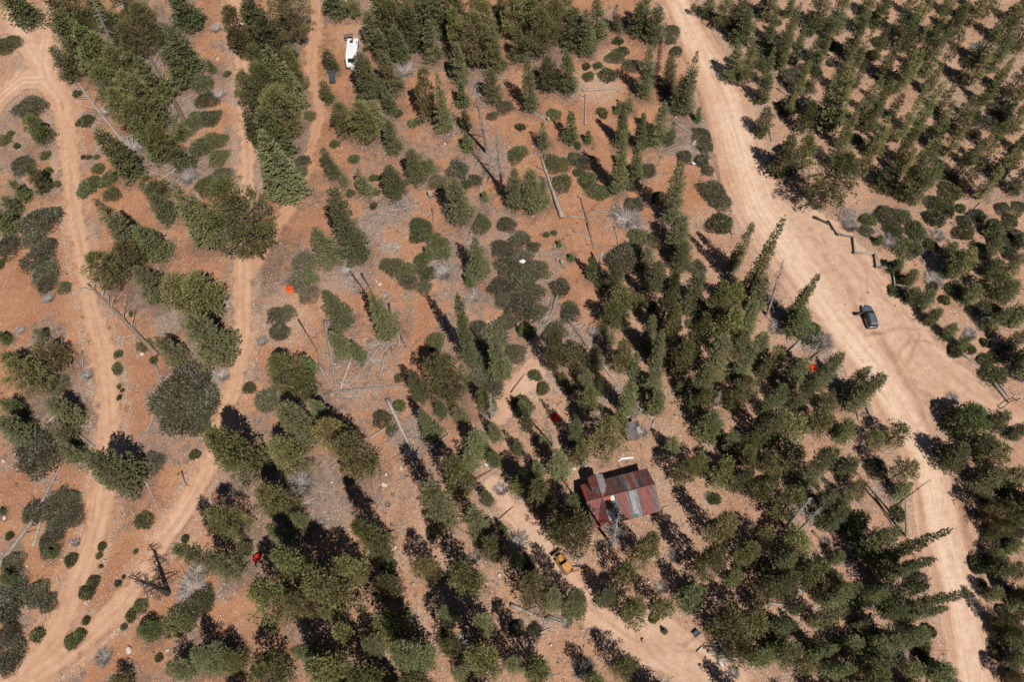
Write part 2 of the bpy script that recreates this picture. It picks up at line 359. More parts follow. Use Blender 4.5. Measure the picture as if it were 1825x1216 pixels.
# ------------------------------------------------------------------ tree and shrub prototypes
def trunk_mb(Hh, r0, lean=.15, limbs=()):
    mb = MB(); n = 7; ph = R_(0, 6)
    pts = [(lean * math.sin(ph + 3 * i / n) * i / n, lean * math.cos(ph + 2 * i / n) * i / n, -.35 + (Hh + .35) * i / n) for i in range(n + 1)]
    mb.path(pts, [r0 * (1.35 if i == 0 else 1) * (1 - .93 * i / n) for i in range(n + 1)], 7)
    for a, b, r in limbs:
        a = Vector(a); b = Vector(b); m = (a + b) / 2 + Vector((0, 0, -.12))
        mb.path([a, m, b], [r, r * .7, r * .3], 4, False)
    return mb
def tiered(Hh, Rr, seed, lo=.06, prof='col', tier=.72, nbr=5.5, wide=.46, ragged=.26):
    """conifer crown of separate boughs: each bough a flat frond of needle sprays with shade between the tiers"""
    random.seed(seed); mb = MB(); limbs = []; z = Hh * lo; zgap = [R_(.15, .8) for _ in range(2)]; ph = R_(0, 6); lob = [R_(.78, 1.15) for _ in range(7)]
    while z < Hh * .985:
        t = z / Hh; u = (t - lo) / (1 - lo)
        pr = min(1, u / .10 + .6) * (1 - u) ** (.50 if prof == 'col' else .80) + .03
        r = Rr * pr * R_(.86, 1.1); nb = max(3, int(nbr * (r / Rr) ** .7 + 2.2)); ph += R_(.5, 1.3)
        for k in range(nb):
            az = ph + 2 * math.pi * (k + R_(-.3, .3)) / nb; q7 = (az % 6.283) / 6.283 * 7
            L = max(.25, r * R_(1 - 1.5 * ragged, 1 + .55 * ragged) * lob[int(q7) % 7])
            hd = Vector((math.cos(az), math.sin(az), 0)); sd_ = Vector((-hd.y, hd.x, 0)); sl = -.10 + .75 * t ** 1.5 + R_(-.14, .14); zz = z + R_(-.18, .18)
            at = lambda s: hd * s + Vector((0, 0, zz + s * sl + .10 * s * s / max(L, .6)))
            if any(abs(t - g_) < .03 for g_ in zgap) and random.random() < .75: continue
            if L > .8: limbs.append((at(0), at(L * .8), .03 + .014 * L))
            s = min(.32 * L, .9)
            while s <= L:
                q = (s / L); wv = wide * min(1, .35 + L * .45) * (.45 + .9 * q) * (1.25 - .75 * q ** 3)
                for b_ in range(5):
                    lat = R_(-1, 1); p = at(s + R_(-.08, .08)) + sd_ * (lat * wv) + Vector((0, 0, R_(-.09, .09) - .10 * abs(lat)))
                    d = hd * R_(.5, 1.1) + sd_ * (lat * .9 + R_(-.3, .3)) + Vector((0, 0, sl * .5 + R_(-.15, .45)))
                    mb.kite(p, d, hd * .55 + sd_ * (lat * .35) + Vector((0, 0, .75)) + rvec() * .42, R_(.24, .42), R_(.055, .095))
                s += .17
        z += tier * R_(.75, 1.2) * (1 - .30 * t)
    for k in range(8): mb.kite(Vector((0, 0, Hh * (.94 + .008 * k))), Vector((R_(-.6, .6), R_(-.6, .6), 1)), rvec(), .42, .07)
    return mb, trunk_mb(Hh * .98, .06 + .012 * Hh, .12, limbs[:150])
def clumped(Hh, Rr, seed, lo=.15, dens=1., prof='round', cs=.55):
    """needle tufts gathered in rounded clumps carried on limbs, with gaps between them"""
    random.seed(seed); mb = MB(); limbs = []
    n = int(dens * 2 * math.pi * Rr * (1 - lo) * Hh * .62 / (cs * cs * 1.5))
    lob = [R_(.60, 1.22) for _ in range(7)]; lob2 = [R_(.66, 1.16) for _ in range(9)]; bx, by = R_(-.12, .12), R_(-.12, .12); gap = [(R_(0, 6.28), R_(lo + .1, .9)) for _ in range(3)]
    for i in range(n):
        u = (i + R_(0, 1)) / n * .98; t = lo + (1 - lo) * u
        if prof == 'round': pr = math.sin(math.pi * min(1, (u * .80 + .20))) ** .75
        elif prof == 'col': pr = min(1, u / .14 + .5) * (1 - u) ** .42
        else: pr = min(1, u / .10 + .6) * (1 - u) ** .72 + .02
        az = i * 2.39996 + R_(-.5, .5)
        k = (az % 6.283) / 6.283 * 7; l = lob[int(k) % 7] * (1 - k % 1) + lob[(int(k) + 1) % 7] * (k % 1)
        r = Rr * pr * (1 - .62 * R_(0, 1) ** 1.6) * l * lob2[int(u * 8.99)]
        if any(abs((az - ga + math.pi) % 6.2832 - math.pi) < .55 and abs(t - gt) < .09 for ga, gt in gap): continue
        c = Vector((math.cos(az) * r + bx * Rr * math.sin(4 * u), math.sin(az) * r + by * Rr * math.sin(5 * u), Hh * t + R_(-.2, .2) + .10 * r))
        cr = cs * R_(.75, 1.35)
        if r > .5 and i % 2 == 0: limbs.append(((0, 0, c.z - .30 * r), c, .03 + .02 * r))
        out = Vector((math.cos(az), math.sin(az), R_(.3, 1.)))
        for k in range(int(30 * cr / .55)):
            d = rvec(-.6, 1.); p = c + Vector((d.x, d.y, d.z * .75)) * cr * R_(.3, 1.)
            dd = d * .75 + out * .5 + rvec() * .4
            mb.kite(p, dd, d * .8 + out * .35 + rvec() * .42, R_(.28, .48), R_(.06, .105))
    return mb, trunk_mb(Hh * .93, .07 + .013 * Hh, .2, limbs[:160])
def sparse_snag(Hh, seed, br=46, droop=.2, spread=.16):
    random.seed(seed); tr = trunk_mb(Hh, .10 + .017 * Hh, .2); mb = MB()
    for i in range(br):
        z = Hh * (.18 + .8 * (i + R_(0, 1)) / br); az = R_(0, 6.283); L = Hh * spread * (1.05 - z / Hh) ** .6 * R_(.5, 1.25)
        d = Vector((math.cos(az), math.sin(az), R_(-.35, .35))); a = Vector((0, 0, z))
        b = a + d * L * .55 + Vector((0, 0, .05 * L)); c = a + d * L + Vector((R_(-.2, .2) * L, R_(-.2, .2) * L, -droop * L))
        mb.path([a, b, c], [.045, .032, .014], 4, False)
        for q in range(4):
            e = b.lerp(c, R_(-.4, 1)); mb.path([e, e + Vector((R_(-1, 1), R_(-1, 1), R_(-.6, .4))) * L * .4], [.02, .009], 3, False)
    return mb, tr
def shrub_mb(r, h, seed, tw=.12, dense=1.):
    random.seed(seed); mb = MB(); lob = [R_(.62, 1.15) for _ in range(10)]
    hum = [(R_(-.7, .7) * r, R_(-.7, .7) * r, R_(.3, .55) * r) for _ in range(9)]
    n = int(560 * r * r * dense / (1 + .22 * r)) + 200
    for i in range(n):
        a = R_(0, 6.283); q = math.sqrt(R_(0, 1)) * R_(.85, 1.14) * (R_(1., 1.28) if random.random() < .10 else 1); k = a / 6.283 * 10; k0 = int(k) % 10
        lr = lob[k0] * (1 - k % 1) + lob[(k0 + 1) % 10] * (k % 1)
        x, y = math.cos(a) * q * r * lr, math.sin(a) * q * r * lr
        top = h * max(.08, 1 - q ** 2.6) ** .6
        top *= .55 + .6 * max([max(0, 1 - ((x - u) ** 2 + (y - v) ** 2) / (w * w)) for u, v, w in hum] + [.15])
        z = top * (1 - .55 * R_(0, 1) ** 2) + R_(0, .05)
        d = (Vector((x, y, 0)) * (.6 / r) + rvec(-.1, 1) * .9 + Vector((0, 0, .35)))
        dead = random.random() < tw * .9
        if dead: mb.kite(Vector((x, y, z)), d, rvec(), R_(.35, .6), .022, 1)
        else: mb.kite(Vector((x, y, z)), d, rvec(-.2, 1), R_(.20, .36), R_(.055, .10))
    return mb
def twig_bush(r, h, seed, n=220):
    random.seed(seed); mb = MB()
    for i in range(n):
        a = R_(0, 6.283); q = math.sqrt(R_(0, .5)); p = Vector((math.cos(a) * q * r * .5, math.sin(a) * q * r * .5, 0))
        d = Vector((math.cos(a + R_(-.8, .8)), math.sin(a + R_(-.8, .8)), R_(.15, 1.3) * h / r)); L = r * R_(.5, .95)
        m = p + d * L * .5; e = p + d * L + rvec() * .15
        mb.path([p, m, e], [.045, .032, .012], 3, False)
        for _ in range(2): mb.path([m, m + d * L * .4 + rvec() * .35], [.016, .006], 3, False)
    return mb
PROTO = {}
def proto(kind, key, crown, trunk, cm, Hh, Rr, tm='bark'):
    PROTO.setdefault(kind, []).append((crown.mesh('crown', cm), trunk.mesh('trunk', M[tm]) if trunk else None, Hh, Rr))
for i in range(6):
    Hh, Rr, pf = ((11, 2.5, 'cone'), (13, 2.6, 'col'), (9, 2.4, 'col'), (14, 2.7, 'cone'), (7, 2.3, 'cone'), (11, 2.3, 'col'))[i]; c, t = tiered(Hh, Rr, 100 + i, .04, pf, .66, 6.2, .50, .22); proto('f', i, c, t, M['fir'], Hh, Rr)
for i in range(4): pf = ('col', 'cone', 'col', 'cone')[i]; c, t = tiered(17, 1.7, 200 + i, .05, pf, .62, 5.2, .50, .27); proto('s', i, c, t, M['spire'], 17, 1.7)
for i in range(7): Hh, Rr = ((8, 2.6), (10, 2.9), (12, 3.2), (11, 2.6), (12, 4.6), (15, 5.6), (10, 3.9))[i]; c, t = clumped(Hh, Rr, 300 + i, .16, .62, 'round', .68); proto('p', i, c, t, M['pine'], Hh, Rr)
for i in range(5):
    Hh, Rr = ((12, 1.8), (15, 1.9), (14, 1.7), (11, 1.8), (10, 2.0))[i]; c, t = tiered(Hh, Rr, 350 + i, .10, ('cone', 'col', 'cone', 'cone', 'col')[i], .70, 5.2, .50, .32) if i < 4 else clumped(Hh, Rr, 355, .12, .6, 'col', .6); proto('c', i, c, t, M['pine'], Hh, Rr)
for i in range(5): Hh, Rr, pf = ((10, 2.4, 'col'), (12, 2.7, 'col'), (14, 2.6, 'cone'), (9, 2.6, 'round'), (13, 2.3, 'col'))[i]; c, t = clumped(Hh, Rr, 380 + i, .10, .66, pf, .60); proto('w', i, c, t, M['pine'], Hh, Rr)
for i in range(5): Hh, Rr = ((9, 2.3), (12, 2.4), (14, 2.2), (11, 2.0), (7, 2.2))[i]; c, t = tiered(Hh, Rr, 400 + i, .06, ('col', 'cone', 'col', 'cone', 'col')[i], .70, 5.4, .53, .30); proto('d', i, c, t, M['dark'], Hh, Rr)
for i in range(3): c, t = tiered(4.2, 1.35, 500 + i, .03, 'cone', .42, 6, .34, .22); proto('y', i, c, t, M['green'], 4.2, 1.35)
for i in range(2): c, t = clumped(10, 2.7, 600 + i, .15, .62, 'round', .66); proto('o', i, c, t, M['ochre'], 10, 2.7)
for i in range(2): c, t = clumped(6, 3.2, 640 + i, .02, .8, 'round', .62); proto('g', i, c, t, M['green'], 6, 3.2)
c, t = tiered(14, 1.4, 700, .06, 'cone', .7, 4, .4, .3); proto('b', 0, c, t, M['rust'], 14, 1.4)
for i in range(2): c, t = clumped(11, 2.2, 720 + i, .30, .42, 'round', .5); proto('q', i, c, t, M['pine'], 11, 2.2)
for i in range(3): c, t = sparse_snag(12, 800 + i); proto('n', i, c, t, M['twig'], 12, 2.0, 'deadwood')
SH = {'S': [], 'M': [], 'L': [], 'D': [], 'X': []}
for i in range(3): SH['S'].append((shrub_mb(.8, .55, 900 + i, .06, 1.5).mesh('shrub', [M['shrub'], M['twig']]), .8))
for i in range(3): SH['M'].append((shrub_mb(1.8, .95, 910 + i, .10, 1.25).mesh('shrub', [M['shrub'], M['twig']]), 1.8))
for i in range(3): SH['L'].append((shrub_mb(3.2, 1.35, 920 + i, .12, 1.2).mesh('shrub', [M['shrub'], M['twig']]), 3.2))
for i in range(3): SH['D'].append((shrub_mb(2.8, 1.3, 930 + i, .22, 1.25).mesh('shrub', [M['shrubdark'], M['twig']]), 2.8))
for i in range(2): SH['X'].append((twig_bush(1.8, 1.2, 940 + i).mesh('dead_shrub', M['twig']), 1.8))
# ------------------------------------------------------------------ what stands where (measured on the photograph, tile by tile)
K = 460 / 1364.0
OFFS = {1: (0, 0), 2: (455, 0), 3: (910, 0), 4: (1365, 0), 5: (0, 400), 6: (455, 400), 7: (910, 400), 8: (1365, 400), 9: (0, 806), 10: (455, 806), 11: (910, 806), 12: (1365, 806)}
TREES = {   # base x, base y, tip x, tip y, crown width, kind
1: '''100 75 40 -60 150 d;350 140 270 -40 150 d;440 170 370 -40 170 p;420 270 310 90 170 d;520 360 420 130 180 d;380 430 290 240 120 d;590 380 480 170 150 p;680 410 570 250 140 p
740 130 630 -70 190 p;850 250 700 30 180 p;760 340 630 120 150 p;870 550 720 280 150 d;1030 400 890 120 140 f;1030 110 890 -60 150 d;1125 382 1100 315 50 y;660 530 510 390 170 p;790 580 630 390 170 p
750 660 580 480 180 p;860 750 660 540 190 p;960 880 790 650 170 p;765 910 490 690 150 d;885 1050 750 940 110 p;895 1150 800 1030 100 f;220 790 180 580 150 g;210 995 170 880 110 d;150 1060 50 950 100 y
70 1130 30 1040 80 d;30 1220 -20 1110 110 d;1112 1305 920 960 190 f;760 1330 490 1055 170 f;870 1340 730 1200 130 f;1450 1395 1100 990 290 P;1300 330 1210 30 140 p;1380 590 1270 390 150 p;1400 760 1290 580 130 d;1390 240 1290 20 150 d;560 130 480 -30 130 d
640 260 560 60 130 d''',
2: '''130 330 20 60 190 d;240 215 150 -40 190 p;60 230 -40 -20 180 d;180 490 60 300 190 f;100 560 0 380 220 p;210 720 60 480 230 p;150 790 20 600 200 d;190 1070 20 690 220 f;450 30 380 -60 120 d
640 240 590 60 110 f;720 170 620 -70 180 d;760 200 700 20 160 p;790 300 720 150 110 f;690 290 640 180 100 f;750 460 650 270 130 f;650 470 520 300 140 f;740 590 670 450 90 f;660 490 610 430 80 p
600 600 530 500 90 y;620 720 540 560 170 p;475 735 440 540 110 p;660 660 610 540 100 f;745 800 690 630 110 f;1010 705 950 385 105 f;930 640 880 360 100 p;1100 560 1080 430 90 y;1280 540 1230 350 100 f
1130 690 1095 580 70 d;1150 790 1090 710 80 y;915 135 880 -40 170 d;985 140 960 -60 160 d;1080 170 1040 -50 150 d;1200 380 1130 60 210 p;1100 390 1050 250 120 f;1240 300 1190 0 150 p;1310 60 1290 -10 70 d
440 940 350 785 85 f;485 985 440 890 60 f;590 1030 540 885 95 f;765 1015 690 880 110 f;860 965 820 780 100 f;900 905 870 825 70 f;945 895 910 845 55 f;1130 1170 1020 950 150 F;580 1385 380 1000 150 f;430 1390 310 1200 150 f
400 540 350 430 80 d;420 370 370 260 80 d;220 290 205 265 35 y;1215 1060 1210 1010 55 y;1112 990 1108 950 50 y;540 90 510 -20 80 p''',
3: '''250 180 130 -40 190 p;190 330 120 40 170 p;270 260 210 0 150 p;60 330 30 150 90 d;130 590 80 310 90 f;240 470 170 300 120 d;330 490 280 260 120 f;310 120 280 -40 100 p;350 250 330 40 120 f;430 260 380 60 130 f
480 230 450 -30 120 d;585 170 545 20 75 f;690 190 680 0 110 d;780 220 770 20 110 f;730 160 700 -40 90 d;720 525 730 240 90 f;790 470 790 200 60 b;850 490 850 280 85 f;930 615 970 270 105 f;1000 650 990 560 60 y;880 600 920 400 100 f
570 1030 590 700 105 s;600 780 600 530 95 s;690 960 660 760 90 s;700 780 690 600 85 s;640 600 620 480 60 f;560 600 575 540 50 y;800 770 800 530 115 f;860 770 850 640 70 f;740 770 740 650 70 f;330 760 310 590 110 y;360 785 355 745 40 y;410 755 410 690 60 y
185 790 165 640 80 f;30 1110 20 880 90 f;120 1115 110 900 120 f;190 1100 160 930 90 f;850 1190 900 870 105 f;890 1330 900 1130 110 f;1060 90 1050 -30 80 d;1150 150 1120 0 110 p;1230 200 1210 -30 130 d;1200 440 1190 220 110 d;1270 420 1270 200 100 d
1250 230 1240 40 120 d;1340 90 1330 -30 70 d;1240 480 1250 360 60 q;1340 730 1350 560 95 d;1350 560 1350 380 95 d;970 60 960 30 40 q''',
4: '''40 130 30 -20 100 d;130 110 150 -30 80 p;90 260 150 100 90 d;170 350 190 200 80 d;50 480 20 320 80 d;310 190 290 0 130 d;400 200 410 10 130 d;380 290 520 110 100 d;480 170 540 20 120 p;430 330 500 170 90 p;420 400 520 240 85 p;350 480 430 320 95 d
600 150 650 -20 120 p;690 210 760 20 100 d;730 220 800 60 90 p;800 140 880 -30 105 p;860 230 940 60 100 d;1000 200 1040 60 105 d;1080 160 1150 -10 110 p;1180 130 1220 -40 105 p;960 90 1000 -40 95 d;690 480 790 250 105 p;740 470 800 330 90 p;620 450 620 400 60 y
590 560 640 460 75 d;560 650 620 510 85 p;890 430 1000 240 70 q;840 430 920 240 95 d;820 320 900 170 105 d;1080 480 1180 280 115 p;1020 440 1090 330 95 d;1200 400 1280 220 105 d;1200 480 1270 360 95 p;1130 560 1220 440 85 p;1280 530 1364 380 95 d;1340 300 1400 120 105 d
1250 250 1290 90 105 p;1330 160 1364 20 110 d;360 740 400 490 180 p;330 640 340 500 110 d;250 720 220 590 120 p;235 1125 450 820 230 P;130 960 110 780 160 d;230 930 210 780 130 p;350 900 400 770 120 d;490 950 540 820 110 p;600 860 610 680 130 p
660 1040 660 900 130 d;720 790 800 560 85 p;700 880 800 700 85 p;780 750 880 530 95 p;880 740 950 600 85 d;900 600 960 500 85 d;950 850 1040 670 105 p;870 800 930 690 95 p;1040 760 1090 640 75 p;770 1100 860 860 140 d;880 1010 900 900 95 d;800 940 840 800 95 p
1050 890 1160 760 90 p;1190 830 1240 700 85 p;1130 1080 1260 880 105 p;1250 1000 1364 760 110 p;1210 920 1320 790 95 d;1300 720 1364 580 95 d;1310 1040 1400 900 105 d;1330 830 1400 700 95 p;560 330 620 200 70 d;900 950 930 890 50 y;1260 650 1300 570 70 d;640 760 690 660 60 d''',
5: '''660 350 470 150 190 P;770 230 620 110 150 p;880 370 700 240 150 f;1090 490 880 290 190 p;1210 460 960 290 220 P;1210 700 1000 470 190 f;975 720 820 600 115 f;20 620 10 570 70 y;380 760 200 640 150 p;250 900 50 720 200 p;110 1000 10 930 100 d;130 1160 0 1020 135 f
400 1030 260 930 130 f;390 1130 250 1060 115 f;430 1216 320 1180 100 f;140 760 20 690 120 d;230 620 200 560 70 q''',
6: '''300 310 275 230 70 y;500 540 350 345 135 f;740 590 580 360 145 F;490 690 400 570 95 f;570 715 510 620 90 f;930 180 905 110 60 y;1180 290 1160 60 125 F;1140 330 1120 260 55 y;1130 770 1075 380 105 s;1080 960 960 710 225 P;880 940 830 780 80 f;1100 1040 1060 950 85 f
1000 1010 960 930 75 f;930 1140 870 970 95 f;220 900 110 700 185 P;320 920 220 800 140 p;300 800 250 690 90 y;390 1040 300 930 105 f;280 1150 130 950 165 f;520 1190 340 1060 180 o;1190 1216 1150 1090 120 f;1300 1130 1230 1050 85 f;60 1300 -250 1110 220 p;960 1120 950 1040 60 f''',
7: '''760 340 790 200 115 f;890 240 920 90 105 f;740 210 720 90 95 f;450 290 420 170 85 y;320 190 320 155 45 y;255 120 260 80 35 y;620 450 580 340 135 p;560 560 530 400 120 p;690 460 670 370 85 p;70 590 55 530 55 y;540 640 530 560 60 f;740 680 740 480 95 s;800 780 790 560 105 s
740 900 780 700 130 f;780 990 770 890 120 d;390 770 330 640 135 p;460 780 440 640 85 f;410 880 400 770 105 f;420 1020 420 860 105 p;290 850 270 780 60 f;620 1030 660 690 95 s;360 1190 350 1010 105 f;500 1216 500 1040 180 P;580 1090 570 990 80 p;480 900 475 800 70 d
1150 260 1275 0 85 s;1240 420 1430 -45 105 s;1090 560 1120 290 130 p;1180 480 1190 300 105 p;1240 600 1300 400 105 s;1310 480 1340 260 105 f;1090 860 1120 560 145 F;1200 700 1240 560 95 d;1320 720 1340 560 95 f;1000 1010 1040 880 120 p;1190 1000 1200 850 115 p
1060 1110 1060 1000 145 d;1240 930 1260 800 105 p;1330 820 1350 720 75 f;900 880 900 840 65 d;860 1200 860 1130 105 f;1150 1200 1190 1090 105 f;1280 1190 1290 1100 95 p;1350 1020 1380 900 85 d;80 1000 50 930 75 d;120 1110 60 960 60 d;40 1216 30 1130 75 f;180 1190 170 1130 85 f;1000 480 1010 420 80 d''',
8: '''110 540 285 250 95 s;190 570 170 450 130 d;50 810 60 660 115 p;250 870 415 690 100 f;430 970 620 790 120 f;400 900 555 755 110 f;330 980 340 880 105 f;130 1180 150 1020 160 p;300 1100 280 1000 140 p;640 1190 720 1060 130 p;420 1150 440 1030 115 d;560 1180 600 1110 95 p
60 960 100 850 95 d;600 100 605 60 60 y;680 230 690 190 80 y;740 310 790 250 80 d;700 250 710 190 65 d;830 430 870 350 95 d;870 520 910 450 85 d;770 400 790 340 75 d;950 610 1000 520 75 d;1190 40 1180 0 80 y;1010 240 1010 160 120 d;1060 280 1000 140 140 p;1210 250 1200 200 90 d
1180 380 1260 280 130 p;1100 400 1090 330 95 d;1310 400 1280 300 110 d;960 160 1000 100 75 d;1050 1130 1085 940 260 g;1230 1080 1250 990 105 d;1320 1140 1364 1050 95 d;1140 1216 1160 1100 120 d;1040 660 1060 590 70 d;1330 520 1364 430 110 d''',
9: '''720 190 460 10 200 f;800 1030 770 870 150 g;45 710 20 650 80 d;1290 660 930 490 135 f;1290 500 1130 280 200 P;1000 1200 900 1090 140 f;1170 1160 1010 1010 170 f;690 1260 600 1190 110 p;270 560 262 510 60 y;1290 1140 1180 1060 120 p;1300 540 1260 480 80 f;390 30 330 -30 90 f;20 330 -10 300 40 y''',
10: '''250 90 100 -50 170 p;600 110 450 -60 180 p;200 340 20 180 180 p;210 490 60 380 130 f;270 410 200 330 85 d;720 510 500 360 150 p;680 590 620 480 95 f;1040 410 910 160 145 F;1130 220 1020 40 140 p;1150 90 1110 0 105 f;1280 60 1240 0 90 f;1240 280 1210 200 75 f;1220 450 1140 310 115 f
970 730 870 540 155 o;1200 780 1070 600 155 p;500 820 300 640 225 p;220 910 30 680 245 P;420 880 340 830 90 d;530 1000 430 940 105 p;900 1170 700 1000 215 f;650 1070 580 980 125 f;1050 890 980 820 95 f;1300 1160 1130 1040 170 p;480 1216 320 1110 190 p;150 1240 20 1130 190 p;1240 950 1180 880 95 f;900 1300 800 1190 160 p;1100 1070 1010 990 110 q;1310 420 1300 390 55 y''',
11: '''290 130 240 0 115 f;400 60 350 -40 105 p;200 320 140 160 125 p;400 540 330 320 190 P;270 490 230 340 105 p;180 870 90 650 170 P;260 840 200 720 105 f;370 860 330 740 115 f;650 710 590 610 120 p;540 820 500 720 105 f;670 930 650 790 125 p;820 900 800 790 115 p;720 640 720 390 130 p
1020 700 1080 480 140 p;1110 520 1140 310 120 p;960 820 970 700 130 d;1200 700 1170 640 85 d;1150 1000 1150 870 170 p;1300 960 1280 850 150 p;1240 620 1260 470 130 p;1340 520 1350 390 105 p;920 180 920 40 115 p;1000 130 990 20 95 p;1130 180 1140 40 130 p;1230 100 1250 -30 115 p;1350 120 1350 0 95 p
180 1200 100 1110 130 p;30 1170 0 1090 80 f;640 1200 580 1110 120 p;1340 1130 1330 1060 115 d;50 600 30 540 85 d;1350 800 1340 700 120 p;470 1260 430 1190 110 p;820 970 810 930 40 y''',
12: '''200 100 60 -30 160 p;430 160 440 0 115 d;480 260 510 140 100 p;640 180 790 40 120 q;700 240 770 160 95 f;400 270 470 190 100 f;440 430 520 320 140 d;120 380 130 190 170 p;150 570 170 440 170 p;560 600 960 400 105 s;600 680 880 560 105 s;640 840 1110 735 90 s;720 880 955 820 85 s
560 620 690 540 120 p;300 830 500 690 105 f;240 940 430 820 100 f;140 870 200 800 70 d;640 900 760 770 130 d;560 1080 660 950 145 d;480 950 560 880 95 f;800 1000 830 930 110 d;550 1180 640 1060 160 d;420 1080 480 980 130 d;900 1200 960 1130 125 d;760 1210 800 1120 120 p;100 1130 110 1030 130 p
60 1060 50 990 105 d;220 1190 240 1090 105 p;1020 60 1010 -40 140 d;1110 230 1250 70 140 d;1250 210 1364 90 140 d;1190 90 1230 -40 130 p;1300 300 1364 220 105 d;1300 520 1330 470 85 d;1200 590 1240 520 85 d;1230 680 1300 580 110 d;1320 670 1364 600 95 p;1200 780 1220 720 85 d;1320 800 1364 740 95 p;1320 1140 1364 1060 105 d;360 600 400 520 80 d''',
}
